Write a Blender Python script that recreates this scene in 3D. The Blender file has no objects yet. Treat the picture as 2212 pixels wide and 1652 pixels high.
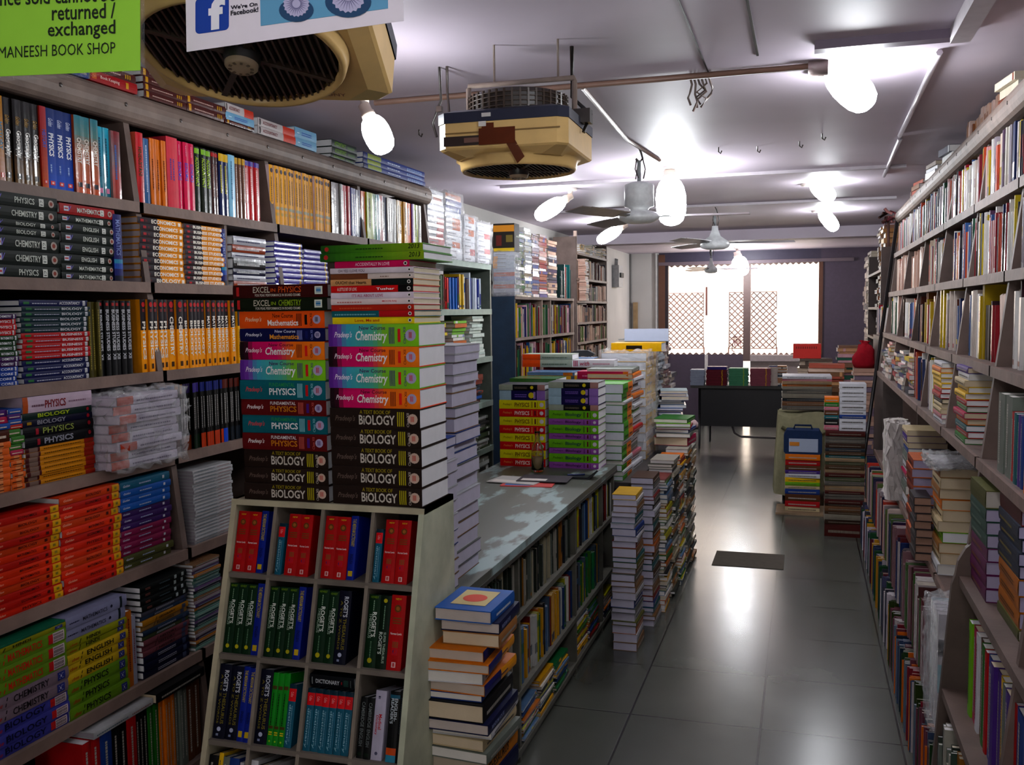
import bpy, bmesh, math, random
import numpy as np
from mathutils import Matrix, Vector

# ------------------------------------------------------------------ scene, camera, light
SC = bpy.context.scene
COL = SC.collection
random.seed(7)
F_PX, CX, CY, EYE = 2050.0, 1106.0, 826.0, 1.85          # the surveyed camera: focal length in pixels of a 2212 x 1652 frame, eye height


def _axes():
    y = np.array([1740.0 - CX, 665.0 - CY, F_PX]); y /= np.linalg.norm(y)     # the aisle runs to this vanishing point
    n = np.cross(y, np.array([1.0, -0.012, 0.0])); n /= np.linalg.norm(n)
    if n[1] > 0: n = -n
    return np.stack([np.cross(y, n), y, n], 1)


R = _axes()
cam_d = bpy.data.cameras.new('camera')
cam_d.sensor_fit = 'HORIZONTAL'; cam_d.sensor_width = 36.0; cam_d.lens = F_PX / 2212.0 * 36.0
cam_d.clip_start = 0.02; cam_d.clip_end = 200
cam = bpy.data.objects.new('camera', cam_d); COL.objects.link(cam)
rx, ry, rz = R[0], -R[1], -R[2]                           # camera x, y (up), z (back) in world axes
cam.matrix_world = Matrix(((rx[0], ry[0], rz[0], 0), (rx[1], ry[1], rz[1], 0), (rx[2], ry[2], rz[2], EYE), (0, 0, 0, 1)))
SC.camera = cam


def ray(px, py): return R.T @ np.array([px - CX, py - CY, F_PX])
def onX(px, py, X):
    d = ray(px, py); t = X / d[0]; return Vector((X, d[1] * t, EYE + d[2] * t))
def onY(px, py, Y):
    d = ray(px, py); t = Y / d[1]; return Vector((d[0] * t, Y, EYE + d[2] * t))
def onZ(px, py, Z):
    d = ray(px, py); t = (Z - EYE) / d[2]; return Vector((d[0] * t, d[1] * t, Z))
def y_at(px, X, z):                                       # where along a wall face (X, z) the survey column px falls
    c = (px - CX) / F_PX; dz = z - EYE
    return (c * (R[2, 0] * X + R[2, 2] * dz) - R[0, 0] * X - R[0, 2] * dz) / (R[0, 1] - c * R[2, 1])


SC.view_settings.view_transform = 'Standard'; SC.view_settings.look = 'None'
SC.view_settings.exposure = 0.0; SC.view_settings.gamma = 1.0; SC.view_settings.use_curve_mapping = False
W = bpy.data.worlds.new('sky'); SC.world = W; W.use_nodes = True
W.node_tree.nodes['Background'].inputs[0].default_value = (1.0, 0.94, 0.89, 1)
W.node_tree.nodes['Background'].inputs[1].default_value = 11.0
LAMP_W = 84.0                                             # emission strength of the lit bulbs


# ------------------------------------------------------------------ colours, materials
def lin(h):
    h = h.lstrip('#'); o = []
    for i in (0, 2, 4):
        c = int(h[i:i + 2], 16) / 255.0
        o.append(c / 12.92 if c <= 0.04045 else ((c + 0.055) / 1.055) ** 2.4)
    return (o[0], o[1], o[2], 1.0)


def mixc(a, b, t): return tuple(a[i] + (b[i] - a[i]) * t for i in range(4))


def new_mat(name):
    m = bpy.data.materials.new(name); m.use_nodes = True
    return m, m.node_tree, m.node_tree.nodes['Principled BSDF']


def tint_mat(name, rough, spec=0.5, bump=0.0, bscale=60.0, lines=0.0, coat=0.0, var=0.12, nscale=25.0, deep=1.0):
    m, t, p = new_mat(name)
    a = t.nodes.new('ShaderNodeAttribute'); a.attribute_name = 'tint'
    n = t.nodes.new('ShaderNodeTexNoise'); n.inputs['Scale'].default_value = nscale; n.inputs['Detail'].default_value = 4
    tc = t.nodes.new('ShaderNodeTexCoord'); t.links.new(tc.outputs['Object'], n.inputs['Vector'])
    r = t.nodes.new('ShaderNodeMapRange'); r.inputs[1].default_value = 0.3; r.inputs[2].default_value = 0.7
    r.inputs[3].default_value = 1.0 - var; r.inputs[4].default_value = 1.0 + var * 0.4
    t.links.new(n.outputs['Fac'], r.inputs[0])
    mx = t.nodes.new('ShaderNodeVectorMath'); mx.operation = 'SCALE'
    gn = t.nodes.new('ShaderNodeGamma'); gn.inputs[1].default_value = deep; t.links.new(a.outputs['Color'], gn.inputs[0])
    t.links.new(gn.outputs[0], mx.inputs[0]); t.links.new(r.outputs[0], mx.inputs['Scale'])
    src = mx.outputs[0]
    if lines:
        w = t.nodes.new('ShaderNodeTexWave'); w.wave_type = 'BANDS'; w.bands_direction = 'Z'
        w.inputs['Scale'].default_value = 180; w.inputs['Distortion'].default_value = 1.5; w.inputs['Detail'].default_value = 1
        t.links.new(tc.outputs['Object'], w.inputs['Vector'])
        r2 = t.nodes.new('ShaderNodeMapRange'); r2.inputs[3].default_value = 1 - lines; r2.inputs[4].default_value = 1.0
        t.links.new(w.outputs['Fac'], r2.inputs[0])
        m2 = t.nodes.new('ShaderNodeVectorMath'); m2.operation = 'SCALE'
        t.links.new(src, m2.inputs[0]); t.links.new(r2.outputs[0], m2.inputs['Scale']); src = m2.outputs[0]
    t.links.new(src, p.inputs['Base Color'])
    p.inputs['Roughness'].default_value = rough; p.inputs['Specular IOR Level'].default_value = spec
    p.inputs['Coat Weight'].default_value = coat; p.inputs['Coat Roughness'].default_value = 0.08
    if bump:
        n2 = t.nodes.new('ShaderNodeTexNoise'); n2.inputs['Scale'].default_value = bscale; n2.inputs['Detail'].default_value = 3
        t.links.new(tc.outputs['Object'], n2.inputs['Vector'])
        b = t.nodes.new('ShaderNodeBump'); b.inputs['Strength'].default_value = bump; b.inputs['Distance'].default_value = 0.01
        t.links.new(n2.outputs['Fac'], b.inputs['Height']); t.links.new(b.outputs[0], p.inputs['Normal'])
        if coat: t.links.new(b.outputs[0], p.inputs['Coat Normal'])
    return m


M_COVER = tint_mat('printed_cover', 0.48, 0.12, deep=1.32)
M_GLOSS = tint_mat('laminated_cover', 0.24, 0.2, bump=0.16, bscale=16, coat=0.22, deep=1.28)
M_PAGE = tint_mat('page_edges', 0.85, 0.15, lines=0.14, var=0.06)
M_WOOD = tint_mat('painted_board', 0.55, 0.3, bump=0.12, bscale=45, var=0.3, nscale=9)
M_PAINT = tint_mat('plain_paint', 0.5, 0.4, var=0.1)
M_PLASTIC = tint_mat('moulded_plastic', 0.35, 0.5, var=0.12, nscale=14)
M_METAL = tint_mat('worn_metal', 0.35, 0.5, var=0.2)
M_CLOTH = tint_mat('woven_cloth', 0.9, 0.1, bump=0.3, bscale=220)
M_MATTE = tint_mat('matte_print', 0.6, 0.25, var=0.03)


def film_mat():
    m, t, p = new_mat('clear_film')
    p.inputs['Base Color'].default_value = (0.9, 0.9, 0.92, 1); p.inputs['Roughness'].default_value = 0.08
    p.inputs['Specular IOR Level'].default_value = 0.8; p.inputs['Alpha'].default_value = 0.22
    tc = t.nodes.new('ShaderNodeTexCoord')
    n = t.nodes.new('ShaderNodeTexNoise'); n.inputs['Scale'].default_value = 26; n.inputs['Detail'].default_value = 5; n.inputs['Distortion'].default_value = 1.2
    t.links.new(tc.outputs['Object'], n.inputs['Vector'])
    b = t.nodes.new('ShaderNodeBump'); b.inputs['Strength'].default_value = 0.9; b.inputs['Distance'].default_value = 0.03
    t.links.new(n.outputs['Fac'], b.inputs['Height']); t.links.new(b.outputs[0], p.inputs['Normal'])
    return m


def glass_mat(name, col, rough=0.05):
    m, t, p = new_mat(name)
    p.inputs['Base Color'].default_value = col; p.inputs['Transmission Weight'].default_value = 1.0
    p.inputs['Roughness'].default_value = rough; p.inputs['IOR'].default_value = 1.45
    return m


def glow_mat(name, col, s):
    m, t, p = new_mat(name)
    p.inputs['Base Color'].default_value = (0.9, 0.9, 0.9, 1)
    p.inputs['Emission Color'].default_value = col; p.inputs['Emission Strength'].default_value = s
    return m


M_FILM = film_mat()
M_LAMP = glow_mat('lit_tube', (0.93, 0.97, 1.0, 1), LAMP_W)
MATS = [M_COVER, M_PAGE, M_GLOSS, M_WOOD, M_PAINT, M_PLASTIC, M_METAL, M_CLOTH, M_MATTE, M_FILM, M_LAMP]
COVER, PAGE, GLOSS, WOOD, PAINT, PLASTIC, METAL, CLOTH, MATTE, FILM, LAMP = range(11)


# ------------------------------------------------------------------ mesh collector
class MB:
    def __init__(s): s.v = []; s.f = []; s.c = []; s.m = []; s.smooth = []
    def face(s, pts, col, mat, sm=False):
        k = len(s.v); s.v.extend([tuple(p) for p in pts]); s.f.append(tuple(range(k, k + len(pts)))); s.c.append(col); s.m.append(mat); s.smooth.append(sm)
    def box(s, a, b, col, mat, skip='', M=None):
        x0, y0, z0 = a; x1, y1, z1 = b
        P = [Vector(q) for q in ((x0, y0, z0), (x1, y0, z0), (x1, y1, z0), (x0, y1, z0), (x0, y0, z1), (x1, y0, z1), (x1, y1, z1), (x0, y1, z1))]
        if M is not None: P = [M @ q for q in P]
        k = len(s.v); s.v.extend([tuple(p) for p in P])
        for n, q in (('-z', (3, 2, 1, 0)), ('+z', (4, 5, 6, 7)), ('-y', (0, 1, 5, 4)), ('+x', (1, 2, 6, 5)), ('+y', (2, 3, 7, 6)), ('-x', (3, 0, 4, 7))):
            if n not in skip:
                s.f.append(tuple(k + i for i in q)); s.c.append(col); s.m.append(mat); s.smooth.append(False)
    def tri(s, verts, faces, col, mat, sm=False):
        k = len(s.v); s.v.extend([tuple(p) for p in verts])
        for q in faces: s.f.append(tuple(k + i for i in q)); s.c.append(col); s.m.append(mat); s.smooth.append(sm)
    def prism(s, poly, axis, a, b, col, mat):             # poly of 2D points swept along an axis from a to b
        def P(p, w):
            return (w, p[0], p[1]) if axis == 'x' else (p[0], w, p[1]) if axis == 'y' else (p[0], p[1], w)
        n = len(poly); k = len(s.v)
        s.v.extend([P(p, a) for p in poly] + [P(p, b) for p in poly])
        fs = [tuple(k + i for i in range(n))[::-1], tuple(k + n + i for i in range(n))]
        fs += [(k + i, k + (i + 1) % n, k + n + (i + 1) % n, k + n + i) for i in range(n)]
        for q in fs: s.f.append(q); s.c.append(col); s.m.append(mat); s.smooth.append(False)
    def lathe(s, prof, col, mat, n=24, M=None, sm=True):  # prof: (radius, z)
        k = len(s.v); M = M or Matrix()
        for r, z in prof:
            for i in range(n):
                a = 2 * math.pi * i / n; s.v.append(tuple(M @ Vector((r * math.cos(a), r * math.sin(a), z))))
        for j in range(len(prof) - 1):
            cc = col[j] if isinstance(col, list) else col
            for i in range(n):
                q = (k + j * n + i, k + j * n + (i + 1) % n, k + (j + 1) * n + (i + 1) % n, k + (j + 1) * n + i)
                s.f.append(q); s.c.append(cc); s.m.append(mat); s.smooth.append(sm)
    def tube(s, pts, r, col, mat, n=8, closed=False):
        pts = [Vector(p) for p in pts]; k = len(s.v); N = len(pts)
        up = Vector((0.13, 0.2, 0.97)).normalized()
        for i, p in enumerate(pts):
            d = (pts[(i + 1) % N] - pts[i - 1]) if closed or 0 < i < N - 1 else (pts[1] - pts[0] if i == 0 else pts[-1] - pts[-2])
            d.normalize(); a = d.cross(up)
            if a.length < 0.05: a = d.cross(Vector((1, 0, 0)))
            a.normalize(); b = d.cross(a); rr = r[i] if isinstance(r, (list, tuple)) else r
            for j in range(n):
                t = 2 * math.pi * j / n; s.v.append(tuple(p + a * (rr * math.cos(t)) + b * (rr * math.sin(t))))
        for i in range(N if closed else N - 1):
            i2 = (i + 1) % N
            for j in range(n):
                s.f.append((k + i * n + j, k + i * n + (j + 1) % n, k + i2 * n + (j + 1) % n, k + i2 * n + j)); s.c.append(col); s.m.append(mat); s.smooth.append(True)
        if not closed:
            s.f.append(tuple(k + j for j in range(n))); s.f.append(tuple(k + (N - 1) * n + j for j in range(n))[::-1])
            s.c += [col, col]; s.m += [mat, mat]; s.smooth += [False, False]
    def xform(s, M): s.v = [tuple(M @ Vector(p)) for p in s.v]; return s
    def mesh(s, name):
        me = bpy.data.meshes.new(name); me.from_pydata(s.v, [], s.f)
        used = sorted(set(s.m)); mp = {u: i for i, u in enumerate(used)}
        for u in used: me.materials.append(MATS[u])
        me.polygons.foreach_set('material_index', [mp[x] for x in s.m])
        me.polygons.foreach_set('use_smooth', s.smooth)
        a = me.attributes.new('tint', 'FLOAT_COLOR', 'FACE')
        a.data.foreach_set('color', np.array(s.c, dtype=np.float32).ravel())
        me.update(); return me


def part(name, mb, parent=None, label=None, kind=None):
    o = bpy.data.objects.new(name, mb if isinstance(mb, bpy.types.Mesh) else mb.mesh(name)); COL.objects.link(o)
    if parent is not None: o.parent = parent
    if label: o['label'] = label
    if kind: o['kind'] = kind
    return o
def tag(o, label, cat, group=None, kind=None):
    o['label'] = label; o['category'] = cat
    if group: o['group'] = group
    if kind: o['kind'] = kind
    return o
def thing(name, loc, label, cat, group=None, rot=(0, 0, 0)):
    o = bpy.data.objects.new(name, None); COL.objects.link(o); o.empty_display_size = 0.05
    o.location = loc; o.rotation_euler = rot
    return tag(o, label, cat, group)
def struct(name, mb): return part(name, mb, kind='structure')


# ------------------------------------------------------------------ lettering
_T = {}
def glyphs(s, shear=0.0, bold=0.0):
    key = (s, shear, bold)
    if key not in _T:
        cu = bpy.data.curves.new('lettering', 'FONT'); cu.body = s; cu.shear = shear; cu.offset = bold; cu.resolution_u = 2
        o = bpy.data.objects.new('lettering', cu); COL.objects.link(o)
        dg = bpy.context.evaluated_depsgraph_get(); me = o.evaluated_get(dg).to_mesh()
        V = np.array([v.co[:2] for v in me.vertices]); Fc = [tuple(p.vertices) for p in me.polygons]
        o.evaluated_get(dg).to_mesh_clear(); bpy.data.objects.remove(o); bpy.data.curves.remove(cu)
        lo, hi = V.min(0), V.max(0); V = (V - lo) / (hi - lo)
        _T[key] = (V.tolist(), Fc)
    return _T[key]


# ------------------------------------------------------------------ books
# A design: (words for the label, base colour, bands [(from, to, colour)] along the spine or gradient stops, marks on the spine)
# marks: ('t', text, x0, x1, zc, h, colour[, shear, bold])  ('r', x0, x1, z0, z1, colour)  ('o', x, zc, r, colour)  ('b', x0, x1, z0, z1, n, colour) = bars
WHT, BLK = 'e8e6e2', '15130f'
DZ = {}
def design(key, words, col, marks=(), bands=(), grad=None, page='dedee0', gloss=False, cover=None):
    DZ[key] = dict(words=words, col=lin(col), marks=marks, bands=bands, grad=grad, page=lin(page), gloss=gloss, cover=lin(cover or col))


def spine_cols(d, n_grad=20):
    if d['grad']:
        st = [(x, lin(c)) for x, c in d['grad']]; out = []
        for i in range(n_grad):
            x = (i + 0.5) / n_grad
            for (xa, ca), (xb, cb) in zip(st, st[1:]):
                if xa <= x <= xb: out.append((i / n_grad, (i + 1) / n_grad, mixc(ca, cb, (x - xa) / (xb - xa)))); break
        return out
    cuts = sorted({0.0, 1.0, *[b[0] for b in d['bands']], *[b[1] for b in d['bands']]})
    out = []
    for a, b in zip(cuts, cuts[1:]):
        c = d['col']
        for x0, x1, cc in d['bands']:
            if x0 <= (a + b) / 2 <= x1: c = lin(cc)
        out.append((a, b, c))
    return out


def book_mb(d, L, t, D, detail=True):
    """A lying book, spine to -y, length along x, thickness along z. Returns (cover, pages)."""
    cv, pg = MB(), MB(); mat = GLOSS if d['gloss'] else COVER
    bulge = min(0.002, t * 0.07) if detail else 0.0; seg = 4 if detail else 1; h = L / 2
    b = min(0.0025, t * 0.12)
    by = lambda u: -bulge * (1 - (2 * u - 1) ** 2)
    for x0, x1, c in spine_cols(d, 20 if detail else 6):
        for j in range(seg):
            u0, u1 = j / seg, (j + 1) / seg
            cv.face([(-h + x0 * L, by(u0), u0 * t), (-h + x1 * L, by(u0), u0 * t), (-h + x1 * L, by(u1), u1 * t), (-h + x0 * L, by(u1), u1 * t)], c, mat)
    cv.box((-h, 0, t - b), (h, D, t), d['cover'], mat); cv.box((-h, 0, 0), (h, D, b), d['cover'], mat)
    e = 0.0008
    pg.box((-h + 0.002, e, b), (h - 0.002, D - 0.002, t - b), d['page'], PAGE, skip='-z+z')
    cv.box((-h, 0, b), (h, e, t - b), d['cover'], mat, skip='-y-z+z')
    if detail:
        for k in d['marks']:
            P = lambda x, z: (-h + x * L, by(min(max(z, 0), 1)) - 0.0008, z * t)
            def R4(x0, x1, z0, z1, c):
                for q in range(3): za, zb = z0 + (z1 - z0) * q / 3, z0 + (z1 - z0) * (q + 1) / 3; cv.face([P(x0, za), P(x1, za), P(x1, zb), P(x0, zb)], c, mat)
            if k[0] == 't':
                V, Fc = glyphs(k[1], k[7] if len(k) > 7 else 0.0, k[8] if len(k) > 8 else 0.012)
                x0, x1, zc, hh = k[2:6]
                cv.tri([P(x0 + v[0] * (x1 - x0), zc + (v[1] - 0.5) * hh) for v in V], Fc, lin(k[6]), mat)
            elif k[0] == 'v':                              # words running across the spine
                V, Fc = glyphs(k[1], 0, 0.012); x0, x1, z0, z1 = k[2:6]
                cv.tri([P(x0 + (1 - v[1]) * (x1 - x0), z0 + v[0] * (z1 - z0)) for v in V], Fc, lin(k[6]), mat)
            elif k[0] == 'r':
                R4(*k[1:5], lin(k[5]))
            elif k[0] == 'o':
                x, zc, r = k[1:4]; rx_ = r * t / L
                cv.face([P(x + rx_ * math.cos(a * math.pi / 6), zc + r * math.sin(a * math.pi / 6)) for a in range(12)], lin(k[4]), mat)
            elif k[0] == 'b':
                x0, x1, z0, z1, n = k[1:6]
                for i in range(n):
                    xa = x0 + (x1 - x0) * i / n; xb = xa + (x1 - x0) / n * 0.55
                    R4(xa, xb, z0, z1, lin(k[6]))
            elif k[0] == 'l':                              # lines of small print along the spine
                x0, x1, z0, z1, n = k[1:6]; rr = random.Random(int(x0 * 1000) + n)
                for i in range(n):
                    za = z0 + (z1 - z0) * i / n; zb = za + (z1 - z0) / n * 0.5; x = x0
                    while x < x1:
                        w = rr.uniform(0.012, 0.035); xe = min(x + w, x1)
                        cv.face([P(x, za), P(xe, za), P(xe, zb), P(x, zb)], lin(k[6]), mat); x = xe + 0.007
    return cv, pg


def stand(mb, t, L):                                      # lying -> upright, title reading downwards
    mb.v = [(z - t / 2, y, L / 2 - x) for x, y, z in mb.v]; return mb


_B = {}
def book_meshes(key, L, t, D, up):
    k = (key, round(L, 3), round(t, 4), round(D, 3), up)
    if k not in _B:
        cv, pg = book_mb(DZ[key], L, t, D)
        if up: stand(cv, t, L); stand(pg, t, L)
        _B[k] = (cv.mesh(key + '_cover'), pg.mesh(key + '_pages'))
    return _B[k]


ORD = 'zeroth first second third fourth fifth sixth seventh eighth ninth tenth eleventh twelfth thirteenth fourteenth fifteenth sixteenth seventeenth eighteenth nineteenth'.split()
for _t, _o in (('twenty', 'twentieth'), ('thirty', 'thirtieth'), ('forty', 'fortieth'), ('fifty', 'fiftieth'), ('sixty', 'sixtieth'), ('seventy', 'seventieth'), ('eighty', 'eightieth')):
    ORD += [_o] + [_t + '-' + ORD[k] for k in range(1, 10)]
N_BOOK = [0]


def place_book(key, L, t, D, loc, rotz, up, label, group, name='book', tilt=(0, 0)):
    cv, pg = book_meshes(key, L, t, D, up)
    e = thing(name, loc, label, 'book', group); e.rotation_euler = (tilt[0], tilt[1], rotz)
    part('cover', cv, e); part('page_block', pg, e); N_BOOK[0] += 1
    return e


FACE = {'L': math.pi / 2, 'R': -math.pi / 2, 'F': 0.0}
MASS = MB()
def mass_book(d, L, t, D, M, up):
    cv, pg = book_mb(d, L, t, D, detail=False)
    if up: stand(cv, t, L); stand(pg, t, L)
    for q in (cv, pg):
        q.xform(M); k = len(MASS.v); MASS.v += q.v; MASS.f += [tuple(i + k for i in f) for f in q.f]; MASS.c += q.c; MASS.m += q.m; MASS.smooth += q.smooth


# ------------------------------------------------------------------ cover designs
GRN = [(0, '6a2f9a'), (0.11, '8a50b4'), (0.2, '4fb0c6'), (0.5, '62bda6'), (0.62, '8cc63f'), (1, '93d028')]
ORG = [(0, '24121c'), (0.09, '4a1430'), (0.16, 'd40f74'), (0.45, 'e0127a'), (0.62, 'f0801a'), (1, 'f2901c')]
def series(brand, c, vc, ec): return [('t', brand, .07, .27, .5, .34, c, .35), ('b', .68, .745, .12, .85, 4, vc), ('r', .775, .805, .2, .78, ec), ('v', 'Class XII', .835, .862, .12, .85, vc), ('o', .915, .5, .26, 'b8b0cc'), ('b', .897, .933, .36, .64, 3, ec)]
BR = "Pradeep's"
design('biology', 'brown BIOLOGY textbook', '36261f', [('t', 'A TEXT BOOK OF', .34, .68, .82, .19, 'a89a1e'), ('t', 'BiOLOGY', .33, .73, .42, .5, 'd6cec4', 0, .02), ('t', BR, .06, .29, .45, .36, '7c6a62', .35),
       ('b', .755, .84, .12, .85, 4, 'b8ac20'), ('v', 'Class XII', .858, .885, .1, .8, 'c8beb4'), ('o', .925, .5, .27, 'd0b8aa'), ('b', .905, .945, .36, .64, 3, 'c8503a')])
design('chem_lime', 'purple to lime NEW COURSE CHEMISTRY textbook', '7ab648', [('t', 'New Course', .35, .64, .83, .18, '5b2270'), ('t', 'Chemistry', .31, .66, .42, .55, 'f2f0f0', .2, .02)] + series(BR, 'f0e6f2', '5b4a80', 'd02a30'), grad=GRN)
design('chem_orange', 'pink to orange NEW COURSE CHEMISTRY textbook', 'e0561a', [('t', 'New Course', .35, .64, .83, .18, '6a1838'), ('t', 'Chemistry', .31, .66, .42, .55, 'f4eeee', .2, .02)] + series(BR, 'f0e2ea', '8a3a1a', 'e03020'), grad=ORG)
design('phys_teal', 'teal FUNDAMENTAL PHYSICS textbook', '0c7480', [('t', 'FUNDAMENTAL', .35, .65, .78, .2, '3fa060'), ('t', 'PHYSICS', .35, .66, .42, .36, 'eef0f0', 0, .02)] + series(BR, 'd0545c', '9ad0d8', 'c0202a'))
design('phys_maroon', 'maroon FUNDAMENTAL PHYSICS textbook', '741117', [('t', 'FUNDAMENTAL', .35, .65, .78, .2, 'e4dede'), ('t', 'PHYSICS', .35, .66, .42, .36, 'cf8a1c', 0, .02)] + series(BR, 'f0e6e6', 'c86a60', '5b2a8a'))
design('maths_orange', 'orange NEW COURSE MATHEMATICS textbook', 'ee6a14', [('t', 'New Course', .4, .64, .74, .26, '4a1c10'), ('t', 'Mathematics', .34, .7, .32, .34, 'fbf4ee', 0, .02)] + series(BR, 'f6d8b8', '5a2410', '2a1a12'))
design('maths_navy', 'navy NEW COURSE MATHEMATICS textbook', '131a5c', [('t', 'New Course', .42, .66, .78, .22, 'dcdff0'), ('t', 'Mathematics', .36, .7, .36, .36, 'e8a83a', 0, .02)] + series(BR, 'e8e8f4', '9098d0', '202a70'))
EXC = lambda a, b, s: [('t', 'EXCEL', .22, .4, .62, .46, 'd8d0c0', 0, .01), ('t', 'IN', .41, .46, .58, .26, b), ('t', s, .49, .73, .62, .46, b, 0, .01), ('t', 'FOR PEAK PERFORMANCE IN BOARD EXAMS', .24, .72, .2, .2, 'd8d2c8'), ('r', .04, .07, .15, .85, 'd03a3a'), ('r', .87, .95, .22, .82, 'dfe4d8'), ('r', .885, .935, .35, .7, '4a90c0')]
design('excel_physics', 'dark red EXCEL IN PHYSICS guide', '52130f', EXC(0, 'd86a2a', 'PHYSICS'))
design('excel_chemistry', 'dark green EXCEL IN CHEMISTRY guide', '1e2a12', EXC(0, '9ab428', 'CHEMISTRY'))
design('green_yearbook', 'thin green 2013 book', '4f8f2a', [('t', '2013', .86, .97, .6, .6, '1f3010', .15), ('l', .35, .62, .35, .65, 1, '35601c'), ('o', .06, .5, .3, 'd04040')], grad=[(0, '2f6a28'), (.4, '5a9a28'), (1, '9ab428')])
def novel(key, words, col, title, tc, author='', ac='222222', bands=(), tx=(.12, .5), ax=(.6, .85)):
    design(key, words, col, [('t', title, tx[0], tx[1], .5, .5, tc, 0, .015) if title else ('l', tx[0], tx[1], .3, .7, 1, tc)] + ([('t', author, ax[0], ax[1], .5, .36, ac)] if author else []) + [('o', .95, .5, .3, 'e8e4e0'), ('o', .95, .5, .18, '302a28')], bands=bands, page='cfc2a8')
novel('novel_magenta', 'magenta love-story paperback', 'cf1268', 'ACCIDENTALLY IN LOVE', 'f4c8dc', tx=(.28, .74))
novel('novel_white', 'white love-story paperback', 'dcd2da', 'OH YES I LOVE YOU', '6a5a6a', tx=(.1, .42))
novel('novel_tan', 'tan and white paperback', 'd8ccc8', '', 'a08a80', bands=[(0, .45, '8a5638')], tx=(.6, .7))
novel('novel_cream', 'cream and black paperback', 'd6a676', 'OUCH! that Hearts', '2a1810', bands=[(.5, 1, '1f2b28')], tx=(.06, .44), ax=(.56, .78))
novel('novel_red', 'red paperback with black end', 'd4141c', 'A LITTLE BIT OF LOVE', 'f0d8d4', 'Tushar', 'ffffff', bands=[(.82, 1, '15110f')], tx=(.08, .32), ax=(.56, .78))
novel('novel_lilac', 'pale IT\'S ALL ABOUT LOVE paperback', 'dfd2de', "IT'S ALL ABOUT LOVE", 'c06a8a', tx=(.26, .64), ax=(.68, .86))
novel('novel_pinkwhite', 'white paperback with red lettering', 'e6d6d6', '', 'd08a88', 'MOON RAJ', 'c8202a', tx=(.08, .38), ax=(.63, .8))
novel('novel_rust', 'rust red paperback', 'c0361a', '', 'd86a40', tx=(.1, .5))
novel('novel_tealred', 'teal and red paperback', '20727c', '', '8ac0c8', bands=[(.58, 1, 'c01a26')], tx=(.04, .54), ax=(.62, .8))
novel('novel_yellow', 'yellow love-story paperback', 'e8d414', 'Love, Me and', 'c03a1a', tx=(.28, .58), ax=(.66, .82))

# wall shelf, row one
P2 = [('r', .88, .93, .25, .75, 'e05050'), ('r', .893, .917, .38, .62, 'f0d8d8')]
design('history_gold', 'gold and pink HISTORY guide', 'b8860f', [('t', 'HISTORY', .3, .62, .5, .6, '3f8aa8', 0, .02)] + P2, grad=[(0, 'c08a10'), (.5, 'b88420'), (.8, 'c89a80'), (1, 'd0a8a0')], gloss=True)
design('geography', 'black and brown GEOGRAPHY guide', '2a2420', [('t', 'Geography', .36, .68, .5, .72, 'e4e0dc', 0, .03), ('t', 'Golden', .2, .3, .5, .5, 'b08a30', .3), ('r', .86, .92, .2, .7, '30303a')], grad=[(0, '2c2a2c'), (.6, '241e1c'), (.75, '6a4c22'), (1, '7a5a2a')], gloss=True)
design('history_red', 'red HISTORY guide', 'bf3a2a', [('t', 'HISTORY', .28, .5, .5, .6, '3a6ac0', 0, .02)] + P2, grad=[(0, 'b03040'), (.5, 'b03a30'), (1, 'd0682a')])
design('physics_blue', 'royal blue PHYSICS guide', '0f52b8', [('t', 'PHYSICS', .3, .58, .5, .55, 'eef0f6', 0, .03), ('t', 'Golden', .12, .22, .5, .5, 'c8d0e8', .4), ('l', .68, .78, .3, .6, 1, 'a8c0e8')] + P2, grad=[(0, '1c3f80'), (.5, '154c9e'), (1, '0f66d0')])
design('chem_rust', 'teal and rust CHEMISTRY guide', 'b0562a', [('t', 'CHEMISTRY', .28, .6, .5, .55, 'ece4da', 0, .02), ('r', .84, .9, .2, .7, '3a3a48')], grad=[(0, '3a8a98'), (.22, '5a8a88'), (.4, 'a06a48'), (1, 'cf5f24')], gloss=True)
design('cyan_guide', 'glossy turquoise guide', '24a0b8', [('l', .15, .7, .3, .7, 1, '1a5a70'), ('r', .85, .92, .2, .7, 'd890b0')], grad=[(0, '38b0c8'), (.5, '2a98b4'), (1, '1f7a8c')], gloss=True)
design('redgrey_guide', 'red and grey glossy guide', 'a88a88', [('l', .2, .7, .3, .7, 1, '5a78b0')], grad=[(0, '90343c'), (.4, '806a70'), (.7, 'b84a44'), (1, 'a05048')], gloss=True)
design('hindi_red', 'red and white Hindi guide', 'c41f2e', [('t', 'HINDUSTANI', .2, .6, .5, .5, '2f4a28', 0, .02)], grad=[(0, 'c8283a'), (1, 'b81420')], gloss=True, cover='dc6a50')
design('steel_thin', 'thin steel blue booklet', '3f6f9e', [('l', .1, .8, .3, .7, 1, 'c0d0e0')], gloss=True)
design('amber_guide', 'amber wrapped guide', 'd87c10', [('l', .3, .75, .3, .7, 1, '7a3c08')], gloss=True)
design('salmon_guide', 'salmon red guide', 'd2495a', [('l', .3, .6, .25, .75, 2, '7a4a90')])
design('magenta_guide', 'magenta pink guide', 'd01a5a', [('t', 'ECONOMICS', .3, .56, .5, .6, '4a5ac0', 0, .02), ('l', .05, .2, .4, .6, 1, 'f0a0c0')], gloss=True)
design('accountancy_green', 'black and lime ACCOUNTANCY guide', '1c2a1a', [('t', 'ACCOUNTANCY', .15, .6, .5, .6, 'a8c430', 0, .02), ('r', .02, .1, .1, .9, '8ab83a')], gloss=True)
design('brown_thin', 'dark brown wrapped guide', '47201c', [('r', .02, .08, 0, 1, 'b02a2a'), ('l', .2, .7, .3, .7, 1, 'a08078')], gloss=True)
design('navy_thin', 'navy guide with yellow head', '142a5e', [('r', .0, .12, 0, 1, 'd8b41c'), ('l', .18, .62, .25, .75, 1, 'c0b83a')], gloss=True)
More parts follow.
